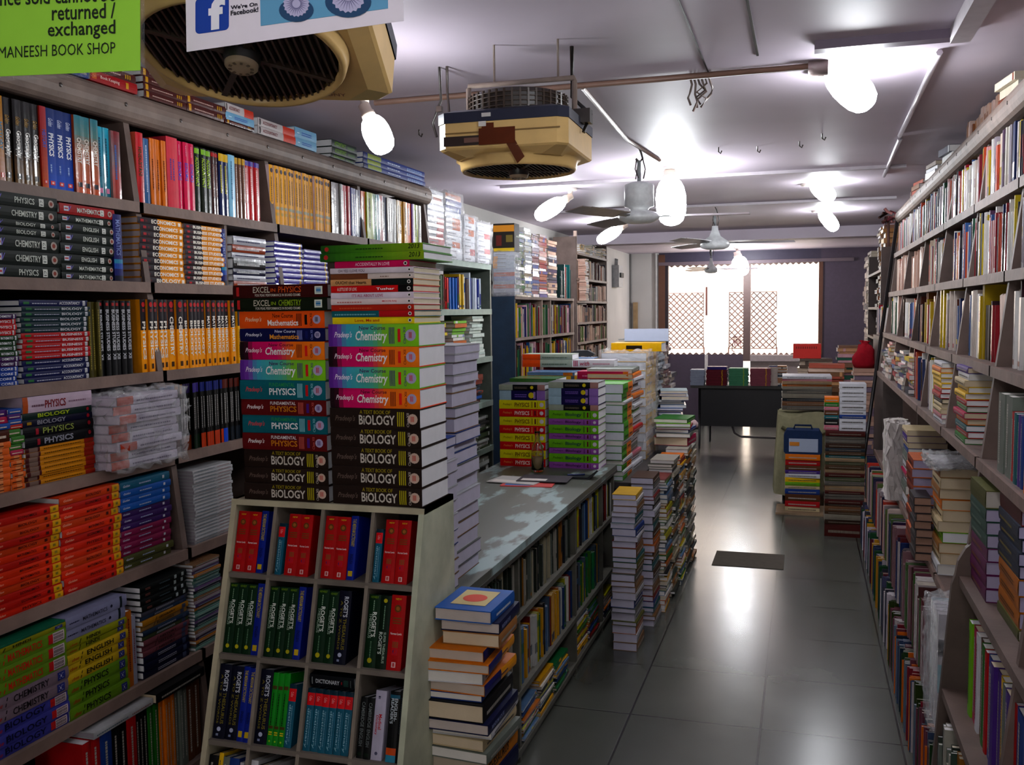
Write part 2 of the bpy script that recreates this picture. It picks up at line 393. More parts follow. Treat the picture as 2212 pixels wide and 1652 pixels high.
design('paleblue_thin', 'pale blue guide', '8ec4de', [('l', .1, .7, .3, .7, 1, '4a80a0')], gloss=True)
design('cocoa_thin', 'cocoa and yellow thin guide', '7a5648', [('r', .0, .1, 0, 1, 'c8a02c'), ('l', .15, .7, .3, .7, 1, 'c8a898')], gloss=True)
design('red_thin', 'red guide with violet head', 'c41824', [('r', .0, .08, 0, 1, '5a4aa8'), ('l', .12, .7, .3, .7, 1, 'f0c8c0')], gloss=True)
design('yellow_thin', 'yellow wrapped thin guide', 'efb40f', [('o', .09, .5, .3, '4a3c50'), ('l', .2, .62, .3, .7, 1, '7a5a08'), ('r', .68, .73, .1, .9, 'b8b49a'), ('r', .78, .83, .2, .8, 'cfb060')], cover='dcc8cc')
for kk, cc, ww in (('umber', '4a3228', 'umber'), ('grey', '9a9a98', 'grey'), ('pinkline', 'c9686e', 'rose pink'), ('royal', '1a3a8a', 'royal blue'), ('midnight', '16325c', 'midnight blue'), ('tangerine', 'd8742a', 'tangerine'), ('limeline', 'a8b838', 'lime'),
                   ('emerald', '2a8a4a', 'emerald'), ('aqua', '2a90a8', 'aqua'), ('pearl', 'c8c4c0', 'pearl white'), ('honey', 'd0a040', 'honey'), ('violet', '7a3a98', 'violet'), ('crimson', 'a81c28', 'crimson'), ('sand', 'c8b088', 'sand')):
    design('wrap_' + kk, ww + ' film-wrapped guide', cc, [('l', .12, .75, .3, .7, 1, 'e0dcd8' if kk not in ('pearl', 'sand', 'limeline', 'honey') else '504840')], gloss=True)

# row two
TICK = [('r', .07, .15, .3, .75, 'c8ccd4'), ('r', .08, .14, .45, .6, 'c04a50'), ('t', 'V', .155, .2, .55, .5, '8a80d0', .4)]
def board12(key, words, col, s, sz=.46):
    design(key, words, col, TICK + [('t', s, .5 - .018 * len(s), .5 + .022 * len(s), .5, sz, 'd0d4cc', 0, .015), ('r', .72, .79, .2, .8, 'd6d8d2'), ('v', '12', .735, .775, .3, .7, '20302a'), ('o', .9, .5, .3, 'b8aca4'), ('o', .9, .5, .16, '9a4a3c')])
for s in ('PHYSICS', 'CHEMISTRY', 'BIOLOGY', 'MATHEMATICS', 'ENGLISH'):
    board12('twelve_' + s.lower(), 'bottle green %s question bank' % s, '14241e', s)
board12('twelve_red', 'red MATHEMATICS question bank', 'a80f18', 'MATHEMATICS')
design('maths_violet', 'violet blue MATHEMATICS guide', '262a78', [('t', 'MATHEMATICS', .08, .6, .5, .5, '8a98c8')], bands=[(.66, .72, '2f90b0'), (.72, .8, '245cb0'), (.9, 1, '181c40')])
def amber(key, words, s, x0=.3, x1=.86):
    design(key, words, 'e09a10', [('t', s, x0, x1, .5, .62, 'ece6dc', 0, .03), ('r', .06, .13, .3, .7, 'b02030'), ('r', .16, .21, .35, .65, '6a3038'), ('r', .91, .97, .2, .75, 'f0e8e0')], bands=[(0, .44, '40363e')], page='c2b6b8')
amber('economics', 'black and amber ECONOMICS guide', 'ECONOMICS'); amber('biology_amber', 'black and amber BIOLOGY guide', 'BIOLOGY', .32, .88); amber('business', 'black and amber BUSINESS STUDIES guide', 'BUSINESS STUDIES', .22, .9)
for s in ('PHYSICS', 'CHEMISTRY', 'BIOLOGY', 'MATHEMATICS'):
    design('tall_' + s.lower(), 'black and yellow %s guide' % s, 'efa512', [('t', s, .24 if len(s) > 8 else .3, .8 if len(s) > 8 else .82, .5, .55, 'e8e2d8', 0, .03), ('o', .07, .5, .3, 'c0202c'), ('r', .13, .17, .3, .7, '8a3a3c'), ('r', .88, .95, .3, .7, '5a3a10')], bands=[(0, .42, '332a32')])
design('thin_yellowblack', 'thin black and yellow workbook', 'e8b414', [('l', .45, .9, .3, .7, 1, '6a4a08')], bands=[(0, .4, '2f252c')])
design('purple_book', 'purple wrapped workbook', '4a42a0', [('l', .08, .9, .3, .75, 1, 'a8a4e0')], gloss=True, bands=[(.88, .95, 'c8a83a')])
for kk, cc, ww in (('white', 'b8b8c0', 'white'), ('rust', '9a4a2a', 'rust'), ('dark', '1f2226', 'black'), ('navy', '22284a', 'navy')):
    design('film_' + kk, ww + ' film-wrapped textbook', cc, [('l', .1, .8, .3, .7, 1, 'd0d0d0' if kk != 'white' else '40406a')], gloss=True)

# row three
def set_book(key, words, col, s):
    design(key, words, col, [('r', .05, .13, .3, .7, '3a7a4a'), ('l', .17, .52, .35, .65, 1, 'b8b8c8'), ('t', s, .56, .87, .5, .5, 'd8d8dc', 0, .01), ('r', .915, .955, .1, .9, 'c8c8cc'), ('v', '12', .92, .95, .3, .7, '303040')])
set_book('set_accountancy', 'navy ACCOUNTANCY textbook', '18205a', 'ACCOUNTANCY'); set_book('set_biology', 'dark teal BIOLOGY textbook', '173a44', 'BIOLOGY'); set_book('set_business', 'red BUSINESS STUDIES textbook', 'b0121e', 'BUSINESS')
set_book('set_physics', 'red PHYSICS textbook', 'b8141e', 'PHYSICS'); set_book('set_maths', 'green MATHEMATICS textbook', '1c4a22', 'MATHEMATICS'); set_book('set_chemistry', 'purple CHEMISTRY textbook', '4a1a5c', 'CHEMISTRY'); set_book('set_blue', 'blue core textbook', '1a4a9a', 'CORE')
design('olive_book', 'olive economics book', '57501c', [('l', .1, .9, .3, .7, 1, 'a89a50')])
design('business_black', 'black BUSINESS STUDIES book', '14141a', [('t', 'BUSINESS STUDIES  XII', .12, .78, .5, .6, 'c8c8cc', 0, .02), ('r', .03, .07, .25, .75, 'a83030')])

# row four
design('physics_white', 'thick white PHYSICS book', 'bcaab8', [('t', 'PHYSICS', .3, .6, .45, .5, '8a1f2a', 0, .02), ('l', .12, .29, .35, .6, 1, '7a5a6a'), ('l', .64, .9, .4, .6, 1, '8a7080')], bands=[(.0, .07, 'b05a20')], page='b8a4b4')
design('bio_green', 'bottle green BIOLOGY guide', '10302c', [('t', 'BIOLOGY', .2, .66, .5, .6, 'a8b820', 0, .02), ('o', .93, .5, .3, 'a02030')])
design('bio_navy', 'navy BIOLOGY guide', '141436', [('t', 'BIOLOGY', .2, .6, .5, .6, '9a98a0', 0, .02), ('r', .06, .12, .3, .7, 'a08020'), ('o', .93, .5, .3, 'a02030')])
design('phys_black_lime', 'black PHYSICS guide with lime title', '15131c', [('t', 'PHYSICS', .26, .7, .5, .6, '9aa45a', 0, .01), ('r', .16, .2, .2, .8, 'a02038'), ('o', .93, .6, .22, 'a02030')])
design('phys_black_grey', 'black PHYSICS guide with grey title', '15131c', [('t', 'PHYSICS', .26, .68, .5, .6, '9a9aa4', 0, .03), ('r', .16, .2, .2, .8, 'a02038'), ('o', .93, .6, .22, 'a02030')])
design('amber_slim', 'slim amber guide with maroon ends', 'c88a10', [('l', .25, .8, .3, .7, 1, '6a4a08')], bands=[(0, .2, '58181a'), (.05, .17, '806a60'), (.85, 1, 'a02c14')])
design('orange_slim', 'slim orange workbook', 'cf6a28', [('l', .1, .8, .3, .7, 1, '6a2a10')], bands=[(.4, .8, 'cf8a5a')])
for kk, cc, ww in (('blue', '2a5aa0', 'blue'), ('violet', '5a2a78', 'violet'), ('red', 'b02a1a', 'red'), ('green', '4a8038', 'green'), ('pink', 'b0305a', 'pink'), ('brown', '5a2c18', 'brown')):
    design('slim_' + kk, 'slim %s workbook' % ww, cc, [('l', .1, .9, .3, .7, 1, 'd8c8b8')])
def black_band(key, top, bot, ww):
    design('bb_' + key, 'black %s-footed guide' % ww, '141212', [('l', .22, .7, .3, .75, 1, 'b8b4b0')], bands=[(0, .14, top), (.78, 1, bot)])
for k, t_, b_, w_ in (('a', '33507a', '42281c', 'brown'), ('b', '8a6018', '58141a', 'maroon'), ('c', '3a2a5a', '783a18', 'rust'), ('d', '4a3a8a', '12331c', 'green'), ('e', '22307a', 'c04a18', 'orange'), ('f', '6a2a1c', '28323c', 'slate'), ('g', '6a2a1c', '1858c8', 'blue')):
    black_band(k, t_, b_, w_)
design('bundle_book', 'white and orange paperback', 'b8b0c0', [('r', 0, .25, 0, 1, 'b04018'), ('l', .3, .9, .3, .7, 1, '6a5a7a')], page='c4b8cc')

# row five
def orange_set(key, c, s):
    design(key, 'orange %s workbook with yellow end' % s, c, [('t', s, .42, .68, .5, .36, '4a0f0a'), ('t', 'Golden', .06, .2, .5, .3, 'e8a890', .4), ('r', .87, .99, .05, .95, 'd0a010'), ('r', .91, .95, .3, .7, '8a7a30'), ('r', .78, .82, .3, .7, '5a180c')])
for k, c, s in (('os_physics', 'c83008', 'PHYSICS'), ('os_economics', 'b82410', 'ECONOMICS'), ('os_maths', 'cf3c0a', 'MATHEMATICS'), ('os_biology', 'c2480e', 'BIOLOGY')): orange_set(k, c, s)
for kk, cc in (('teal', '1a6a84'), ('blue', '1460a8'), ('purple', '48206a'), ('magenta', '8a1454'), ('olive', '5a5a30')):
    design('ns_' + kk, kk + ' workbook', cc, [('l', .36, .6, .35, .7, 1, 'a8b0c8'), ('t', 'Golden', .05, .18, .5, .3, 'c8c8d8', .4), ('r', .84, .88, .3, .7, 'c8c8d0')])
design('white_slim', 'slim white booklet', 'b4b4b6', [('l', .04, .55, .3, .7, 1, '70808a'), ('l', .62, .95, .3, .7, 1, 'a07a78')], gloss=True, page='8f8790')

# row six
def slash(key, words, col, s, tc, x0, x1, bar='', bands=()):
    design(key, words, col, [('t', s, x0, x1, .5, .55, tc, 0, .02), ('t', '/', .2, .24, .5, .7, tc), ('t', 'cbse', .06, .17, .4, .35, 'a02a20', .3)] + ([('r', .76, .82, .15, .85, 'b02a2a'), ('r', .82, .97, .12, .88, 'c0b0b4'), ('b', .83, .96, .2, .8, 8, '2a2424')] if bar == 'w' else [('r', .85, .95, .15, .85, '3a4080'), ('t', 'XI', .87, .93, .5, .4, 'b8b8c8')]), bands=bands)
slash('sl_maths', 'lime MATHEMATICS textbook with barcode', '6f8f2a', 'MATHEMATICS', 'b83018', .26, .68, 'w'); slash('sl_chem', 'dusty mauve CHEMISTRY textbook', '82727c', 'CHEMISTRY', '2a2228', .3, .74)
slash('sl_bio', 'periwinkle BIOLOGY textbook with barcode', '4a4a92', 'BIOLOGY', '16163a', .2, .7, 'w'); slash('sl_english', 'yellow ENGLISH textbook', 'b49a22', 'ENGLISH', '181410', .3, .74); slash('sl_physics', 'green PHYSICS textbook', '6a8a22', 'PHYSICS', '141a0c', .26, .66)
slash('sl_hindi', 'yellow-green Hindi textbook', '8a8a16', 'HINDI', '18180c', .32, .54)
design('silver_maths', 'silver grey MATHEMATICS textbook', '82829a', [('t', 'MATHEMATICS', .26, .66, .45, .34, '2a2a38'), ('o', .73, .5, .14, '20203a'), ('l', .05, .2, .4, .6, 1, '303048')], bands=[(.88, .92, '12242a')], page='8a849a')
design('teal_folder', 'teal-green thin workbook', '1f6a52', [], page='8f9f90')
design('upright_amber', 'amber textbook', 'b06a14', [('l', .1, .8, .3, .7, 1, '6a2a08')]); design('upright_white', 'white textbook', '9a9aa8', [('l', .2, .7, .3, .7, 1, '803a4a')])
design('black_small', 'black science guide', '0e1618', [('l', .1, .2, .3, .7, 2, 'a06a60'), ('l', .4, .62, .35, .7, 1, '5a6a70'), ('r', .72, .77, .2, .8, 'a8b0b0'), ('r', .88, .93, .2, .8, 'a8b0b0')])
for kk, cc, s in (('grey', '50505c', ''), ('ochre', 'a87812', 'GEOGRAPHY'), ('cream', '9a7a4a', 'Economics'), ('steel', '2c4058', ''), ('moss', '4a5236', ''), ('rose', '7a4a52', 'HISTORY'), ('ink', '15143a', '')):
    design('hs_' + kk, ('%s %s guide' % (kk, s.upper())).replace('  ', ' '), cc, [('t', s, .34, .7, .5, .5, '2a2020') if s else ('l', .3, .7, .3, .75, 2, 'a8a8b4'), ('r', .85, .93, .1, .9, '48506a'), ('t', '/', .26, .3, .5, .7, '201818')])
STRIPES = []
for i, cc in enumerate(('8a6a50', 'b07a40', '506a70', '6a8a80', '5a4a70', '7a9a90', '404a50', '9a8a90', '4a7068', '705a80')):
    design('st_%d' % i, 'striped slim booklet', cc, [('l', .1, .95, .3, .7, 1, 'a8b4b0')], gloss=True); STRIPES.append('st_%d' % i)

# display rack
design('dictionary_red', 'thick red dictionary', 'b40d14', [('o', .18, .5, .24, '7a4a20'), ('o', .18, .5, .13, 'a07030'), ('v', 'NEW', .04, .065, .3, .7, 'd8b820'), ('b', .3, .4, .2, .8, 3, '8a5020'), ('v', 'Norman Lewis', .5, .53, .12, .88, 'f0d8d4'), ('r', .6, .8, .3, .72, 'c01828'), ('r', .62, .7, .32, .7, '9a5a30'), ('o', .75, .5, .14, '602a6a'), ('r', .89, .96, .36, .64, 'e0c0bc'), ('r', .9, .95, .42, .58, 'b40d14')])
design('dictionary_blue', 'slim blue dictionary', '0d3296', [('t', 'THE MERRIAM DICTIONARY', .05, .48, .5, .5, 'b8a82a', 0, .01), ('t', 'ENGLISH', .6, .75, .5, .4, '0a1a50'), ('r', .86, .94, .2, .8, 'c8b020')])
design('dictionary_teal', 'teal dictionary with red band', '1c6a80', [('t', 'dictionary', .32, .95, .35, .4, '9ac0cc', 0, .01), ('l', .34, .9, .62, .8, 1, '7aa8b8'), ('t', 'Collins', .12, .2, .5, .4, 'f0a0a0')], bands=[(0, .07, '123c4c'), (.07, .27, 'd41424')])
design('thesaurus_green', 'green thesaurus', '0c3a20', [('t', "ROGET'S", .24, .58, .62, .36, 'd8dcd4', 0, .02), ('t', 'THESAURUS', .26, .6, .3, .28, 'a8b8a8', 0, .01), ('l', .64, .86, .45, .65, 1, '6a8a70'), ('v', 'NEWEST', .02, .05, .15, .85, '7a9a20'), ('o', .9, .5, .2, 'b8b020'), ('l', .08, .22, .45, .6, 1, '90a890')])
design('thesaurus_navy', 'navy thesaurus', '0e1330', [('t', "ROGET'S", .08, .36, .66, .36, 'c8ccd4', 0, .02), ('t', 'THESAURUS', .38, .8, .66, .26, '8a8030'), ('t', 'A TO Z WORDS', .14, .8, .3, .18, '8a8030'), ('o', .87, .5, .16, 'b8bcd0'), ('l', .93, .96, .3, .7, 1, '9098b0')])
design('thesaurus_super', 'dark green super thesaurus', '0a2c18', [('t', "ROGET'S", .5, .8, .3, .36, 'c8d0c8', 0, .02), ('t', 'SUPER THESAURUS', .5, .92, .68, .22, 'a8b8a8'), ('o', .07, .5, .18, 'b8b020'), ('l', .14, .46, .45, .6, 1, '8aa890')])
design('dictionary_green', 'bright green dictionary', '1c9428', [('l', .28, .72, .3, .7, 1, '0c3a10'), ('r', .18, .23, .1, .9, '5a4a18'), ('r', .73, .77, .1, .9, '5a4a18'), ('b', .81, .87, .2, .8, 2, 'd8c820'), ('o', .94, .5, .15, 'a8c830')])
design('dictionary_flat', 'black DICTIONARY lying flat', '10141e', [('t', 'DICTIONARY', .14, .68, .5, .34, 'c8ccd0'), ('r', .72, .74, .4, .62, 'a02028'), ('r', .77, .88, .25, .78, '2a4a44'), ('r', .92, .94, .2, .8, '5a6060'), ('r', .05, .07, .2, .8, '8a9090')])
design('cambridge_black', 'black CAMBRIDGE ENGLISH book', '0d1013', [('t', 'CAMBRIDGE ENGLISH', .08, .8, .5, .5, '7a8080', 0, .01), ('r', .9, .95, .2, .8, '1a3020')])
design('medical_white', 'white medical dictionary', 'b8b4c4', [('t', 'Medical', .34, .56, .62, .3, 'b82030', 0, .02), ('t', 'Dictionary', .36, .64, .3, .3, 'b82030', 0, .02), ('l', .08, .12, .3, .7, 1, '404058'), ('o', .9, .5, .14, '606078')], page='a8a4b0')
design('reader_black', 'black ENGLISH READER\'S dictionary', '0f1216', [('t', "ENGLISH-", .1, .42, .68, .32, 'c0c8cc', 0, .02), ('t', "READER'S", .1, .46, .32, .32, 'c0c8cc', 0, .02)], bands=[(.05, .1, '2a6a80'), (.8, .9, 'c85a14'), (.9, 1, '3a90a8')])
design('dark_tall', 'dark reference book', '101418', [('l', .1, .6, .3, .7, 2, '505860')])
# counter piles
def pp(key, words, col, s, tc, c2): design(key, words, col, [('t', s, .34, .66, .48, .5, tc, 0, .02), ('t', BR, .08, .28, .5, .36, c2, .3), ('b', .7, .74, .15, .85, 2, c2), ('r', .77, .8, .2, .8, '6a1a30'), ('b', .83, .85, .15, .85, 1, c2), ('o', .925, .5, .25, 'd0c8d0')])
pp('pp_yellow', 'yellow PHYSICS textbook', 'd8d008', 'PHYSICS', '7a4a10', '8a7a10'); pp('pp_red', 'red PHYSICS textbook', 'c81418', 'PHYSICS', 'f0d8d0', 'e08a50')
pp('pb_green', 'lime BIOLOGY textbook', '76b41c', 'Biology', '1c4a50', '3a6020'); pp('pb_lilac', 'lilac BIOLOGY textbook', '9a5aa8', 'Biology', '4a2a5a', '6a3a78')
design('ps_purple', 'pale blue and violet science textbook', '251a5c', [('l', .34, .6, .3, .7, 2, '8a70c0'), ('o', .7, .5, .3, 'd8c820'), ('b', .75, .8, .15, .85, 2, 'c8a8e0')], bands=[(0, .26, 'a8c0cc'), (.82, 1, '9a78b8')])
design('ps_black', 'grey and black science textbook', '161a20', [('l', .34, .62, .3, .7, 2, '8a8070'), ('o', .72, .5, .3, 'd8c820')], bands=[(0, .3, 'a8b0a0'), (.84, 1, 'b08a84')])
for kk, cc in (('lime', '7ab020'), ('orange', 'd8801c'), ('yellow', 'dcb818'), ('white', 'c8c8cc'), ('magenta', 'b0145a'), ('grey', '7a8078'), ('crimson', 'b02026'), ('blue', '2a4a8a'), ('teal', '206a70'), ('cream', 'c8b898'), ('brown', '6a4428'), ('green', '2f7a2a'), ('violet', '5a3a88'), ('black', '1a181c'), ('tan', 'a87a48'), ('pink', 'c07a88')):
    design('pl_' + kk, kk + ' book', cc, [('l', .1, .9, .3, .7, 1, 'b0aca4' if kk not in ('white', 'cream', 'yellow', 'lime') else '605850')], page=random.Random(kk).choice(['d4cfc8', 'c8b69a', 'd8d6da']))
PLAIN = [k for k in DZ if k.startswith('pl_')]

for kk, cc in (('blue', '2a4a8a'), ('teal', '206a70'), ('white', 'b8b8bc'), ('tan', '8a6a48'), ('brown', '5a4030'), ('grey', '6a6c68'), ('olive', '6a6a30'), ('crimson', '8a2a2a'), ('orange', 'b06a2a'), ('black', '1a181c'), ('yellow', 'c8a420')):
    design('ft_' + kk, kk + ' book', cc, [('l', .1, .9, .3, .7, 1, 'c8c4bc' if kk != 'white' else '404048')], page='b8b4c6')


# ------------------------------------------------------------------ the room
X_L, X_R, Y_B, Y_F, Z_C = -2.72, 1.05, 15.3, -1.6, 2.75
EN = (-.75, -.45, 2.0)
C_WALL, C_BOARD, C_TRIM = lin('b8b4b2'), lin('64524b'), lin('a89c98')


def floor_slab():
    m, t, p = new_mat('stone_slabs')
    tc = t.nodes.new('ShaderNodeTexCoord'); mp = t.nodes.new('ShaderNodeMapping'); mp.inputs['Location'].default_value = (0.17, 0.14, 0)
    t.links.new(tc.outputs['Object'], mp.inputs['Vector'])
    b = t.nodes.new('ShaderNodeTexBrick'); b.offset = 0.0; b.inputs['Scale'].default_value = 1.0
    b.inputs['Brick Width'].default_value = 0.58; b.inputs['Row Height'].default_value = 0.62; b.inputs['Mortar Size'].default_value = 0.005
    b.inputs['Color1'].default_value = lin('4b4d46'); b.inputs['Color2'].default_value = lin('444640'); b.inputs['Mortar'].default_value = lin('1c1a19')
    t.links.new(mp.outputs[0], b.inputs['Vector'])
    n = t.nodes.new('ShaderNodeTexNoise'); n.inputs['Scale'].default_value = 3.5; n.inputs['Detail'].default_value = 6; t.links.new(tc.outputs['Object'], n.inputs['Vector'])
    r = t.nodes.new('ShaderNodeMapRange'); r.inputs[1].default_value = .3; r.inputs[2].default_value = .7; r.inputs[3].default_value = .94; r.inputs[4].default_value = 1.04
    t.links.new(n.outputs['Fac'], r.inputs[0]); s = t.nodes.new('ShaderNodeVectorMath'); s.operation = 'SCALE'
    t.links.new(b.outputs['Color'], s.inputs[0]); t.links.new(r.outputs[0], s.inputs['Scale']); t.links.new(s.outputs[0], p.inputs['Base Color'])
    r2 = t.nodes.new('ShaderNodeMapRange'); r2.inputs[1].default_value = .3; r2.inputs[2].default_value = .7; r2.inputs[3].default_value = .22; r2.inputs[4].default_value = .25
    t.links.new(n.outputs['Fac'], r2.inputs[0]); t.links.new(r2.outputs[0], p.inputs['Roughness'])
    bu = t.nodes.new('ShaderNodeBump'); bu.inputs['Strength'].default_value = .25; bu.inputs['Distance'].default_value = .004
    t.links.new(b.outputs['Fac'], bu.inputs['Height']); bu.invert = True; t.links.new(bu.outputs[0], p.inputs['Normal'])
    p.inputs['Specular IOR Level'].default_value = .55
    return m


def plaster(name, h, rough=.7):
    m, t, p = new_mat(name)
    tc = t.nodes.new('ShaderNodeTexCoord'); n = t.nodes.new('ShaderNodeTexNoise'); n.inputs['Scale'].default_value = 1.3; n.inputs['Detail'].default_value = 7
    t.links.new(tc.outputs['Object'], n.inputs['Vector'])
    cr = t.nodes.new('ShaderNodeValToRGB'); c = lin(h); cr.color_ramp.elements[0].position = .35; cr.color_ramp.elements[1].position = .65
    cr.color_ramp.elements[0].color = tuple(x * .86 for x in c[:3]) + (1,); cr.color_ramp.elements[1].color = c
    t.links.new(n.outputs['Fac'], cr.inputs[0]); t.links.new(cr.outputs[0], p.inputs['Base Color'])
    p.inputs['Roughness'].default_value = rough; p.inputs['Specular IOR Level'].default_value = .25
    return m


M_FLOOR, M_CEIL, M_WALL = floor_slab(), plaster('ceiling_paint', 'c8bcca', .55), plaster('wall_paint', 'c4c0bc')
MATS += [M_FLOOR, M_CEIL, M_WALL]
FLOOR, CEIL, WALL = 11, 12, 13
w1 = lin('ffffff')
m = MB(); m.box((X_L - .2, Y_F - .2, -.1), (X_R + .2, Y_B + .25, 0), w1, FLOOR); struct('floor', m)
m = MB(); m.box((X_L - .2, Y_F - .2, Z_C), (X_R + .2, Y_B + .25, Z_C + .12), w1, CEIL)
struct('ceiling', m)
m = MB(); m.box((X_L - .2, Y_F, 0), (X_L, Y_B, Z_C), w1, WALL); struct('wall_left', m)
m = MB(); m.box((X_R, Y_F, 0), (X_R + .2, Y_B, Z_C), w1, WALL); struct('wall_right', m)
m = MB(); m.box((X_L - .2, Y_F - .2, 0), (EN[0], Y_F, Z_C), w1, WALL); m.box((EN[1], Y_F - .2, 0), (X_R + .2, Y_F, Z_C), w1, WALL); m.box((EN[0], Y_F - .2, EN[2]), (EN[1], Y_F, Z_C), w1, WALL); struct('wall_front', m)   # the open entrance behind the camera
# back wall: plain to the left, then a dark frame holding a door leaf with a pane and a fixed window
D0, D1, D2, D3, D4 = -2.25, -2.1, -.93, -.82, .19      # frame post | pane one | mullion | pane two | dark panel
ZW0, ZW1, ZH = 1.13, 2.55, 2.72
dk = lin('4c4050'); br = lin('5e3a2a'); sil = lin('a89a98')
m = MB(); m.box((X_L - .2, Y_B, 0), (D0, Y_B + .2, Z_C), w1, WALL); m.box((D4 + .03, Y_B, 0), (X_R + .2, Y_B + .2, Z_C), dk, PAINT)
m.box((D0, Y_B, ZW1), (D4 + .03, Y_B + .2, Z_C), lin('3a3446'), PAINT); m.box((D3, Y_B, 0), (D4 + .03, Y_B + .2, ZW0 - .1), lin('9a8a88'), PAINT)
struct('wall_back', m)
m = MB(); m.box((D0, Y_B - .03, 0), (D0 + .1, Y_B + .16, ZH), br, PAINT); m.box((D0 + .1, Y_B, 0), (D1, Y_B + .1, ZW1), lin('2c2228'), PAINT); m.box((D2, Y_B - .02, ZW0 - .1), (D3, Y_B + .15, ZW1), lin('6a5450'), PAINT)
m.box((D4, Y_B - .02, ZW0), (D4 + .06, Y_B + .15, ZW1), br, PAINT); m.box((D0, Y_B - .04, ZW1), (D4 + .5, Y_B, ZW1 + .05), lin('6a5a62'), PAINT); m.box((D3, Y_B - .05, ZW0 - .1), (D4, Y_B + .1, ZW0), sil, PAINT)
struct('trim_1', m)
door = MB(); door.box((D1, Y_B + .03, .02), (-1.52, Y_B + .08, ZW0), dk, PAINT); door.box((-1.48, Y_B + .03, .02), (D2, Y_B + .08, ZW0), lin('584a58'), PAINT)
door.box((-1.525, Y_B + .02, .02), (-1.475, Y_B + .06, ZW0), lin('d8d0cc'), METAL); door.box((D1, Y_B + .03, 0.0), (D2, Y_B + .08, .02), dk, PAINT)  # pale strip painted in for daylight through the gap between the leaves
dr = struct('door_1', door)
m = MB(); m.box((-1.515, Y_B + .02, 1.75), (-1.485, Y_B + .05, 2.2), lin('7a4a40'), METAL); part('door_bolt', m, dr)
def glass(name, x0, x1):
    m = MB(); m.box((x0, Y_B + .055, ZW0), (x1, Y_B + .06, ZW1), w1, GLASS); return struct(name, m)
MATS.append(None); GLASS = 14
gm, gt, gp = new_mat('clear_pane'); gp.inputs['Base Color'].default_value = (1, 1, 1, 1); gp.inputs['Alpha'].default_value = .035; gp.inputs['Roughness'].default_value = .05; MATS[14] = gm
glass('window_1', D1, D2); glass('window_2', D3, D4)
# scalloped film along the edges of the panes
for nm, x0, x1 in (('trim_2', D1, D2), ('trim_3', D3, D4)):
    m = MB(); n = 12
    for z, s in ((ZW0, 1), (ZW1, -1)):
        for i in range(n):
            a = x0 + (x1 - x0) * i / n; b = x0 + (x1 - x0) * (i + 1) / n
            m.prism([(a, z), ((a + b) / 2, z + s * .035), (b, z)], 'y', Y_B + .045, Y_B + .05, lin('7a6058'), PAINT)
    struct(nm, m)
# outside: a pale yard with a rust lattice screen
m = MB(); m.box((-8, Y_B + .3, -.2), (8, 40, -.1), lin('d0c8bc'), PAINT); struct('ground_outside', m)
m = MB(); m.box((-9, 18.6, -.2), (8, 18.9, 5.5), lin('cfc6bc'), PAINT); struct('wall_backdrop', m)  # backdrop wall added to cut the sky glare behind the lattice
for x0, x1, y in ((-2.2, -1.62, Y_B + .75), (-1.2, -.45, Y_B + .75)):
    lt = MB(); z0, z1 = 1.2, 2.12; s = .1; lc = lin('6a4030')
    fr = [(x0, y, z0), (x1, y, z0), (x1, y, z1), (x0, y, z1)]
    lt.tube(fr, .012, lc, PAINT, 6, closed=True)
    k = x0 - (z1 - z0)
    while k < x1:
        a = max(k, x0); b = min(k + (z1 - z0), x1)
        if b > a + .01:
            lt.tube([(a, y, z0 + a - k), (b, y, z0 + b - k)], .01, lc, PAINT, 4); lt.tube([(a, y + .01, z1 - (a - k)), (b, y + .01, z1 - (b - k))], .01, lc, PAINT, 4)
        k += s
    lt.box((x0 - .02, y - .01, -.1), (x0, y + .02, z0 + .02), lc, PAINT); lt.box((x1, y - .01, -.1), (x1 + .02, y + .02, z0 + .02), lc, PAINT)
    ob = part('lattice_screen', lt); tag(ob, 'rust lattice screen outside the ' + ('door pane' if x0 < -2 else 'wide window beside the mullion'), 'screen', 'lattice screens outside')
m = MB()                                                # curtain cord with tassels by the mullion
for i in range(9):
    x = -1.08 + i * .014; m.tube([(x, Y_B + .0, 1.4 + .03 * math.sin(i)), (x + .004, Y_B, 1.28 + .03 * math.cos(i * 2))], .006, lin('8a5a60'), CLOTH, 5)
m.tube([(-1.1, Y_B, 1.4), (-.95, Y_B, 1.42)], .006, lin('6a3a40'), CLOTH, 5); m.tube([(-1.09, Y_B, 1.3), (-1.1, Y_B, 1.2), (-1.06, Y_B, 1.17)], .008, lin('7a3a40'), CLOTH, 5)
tag(part('tassel_cord', m), 'reddish tassel cord hanging in the door pane beside the mullion', 'cord')
# ceiling joints, conduits, cover strips
def strip(pts, r, c, name, label, cat='conduit', mat=None, n=6):
    m = MB(); m.tube(pts, r, c, PLASTIC if mat is None else mat, n); return tag(part(name, m), label, cat)
m = MB(); m.box((-.365, .2, Z_C - .004), (-.36, 3.74, Z_C), lin('1a1618'), PAINT); m.box((-.176, .2, Z_C - .005), (-.168, 3.56, Z_C), lin('1a1618'), PAINT); struct('trim_4', m)
m = MB(); m.box((.02, 3.44, Z_C - .03), (.5, 3.5, Z_C), lin('5a4a5c'), PAINT); m.box((.44, 1.2, Z_C - .05), (.5, 3.44, Z_C), lin('c8c0c8'), PAINT); struct('trim_5', m)
m = MB(); m.box((-2.1, 6.55, Z_C - .02), (.6, 6.6, Z_C), lin('b0a8b0'), PAINT); m.box((-2.2, 8.4, Z_C - .02), (.7, 8.45, Z_C), lin('b0a8b0'), PAINT); m.box((X_L, 11.2, Z_C - .12), (X_R, 11.5, Z_C), w1, CEIL); struct('trim_6', m)
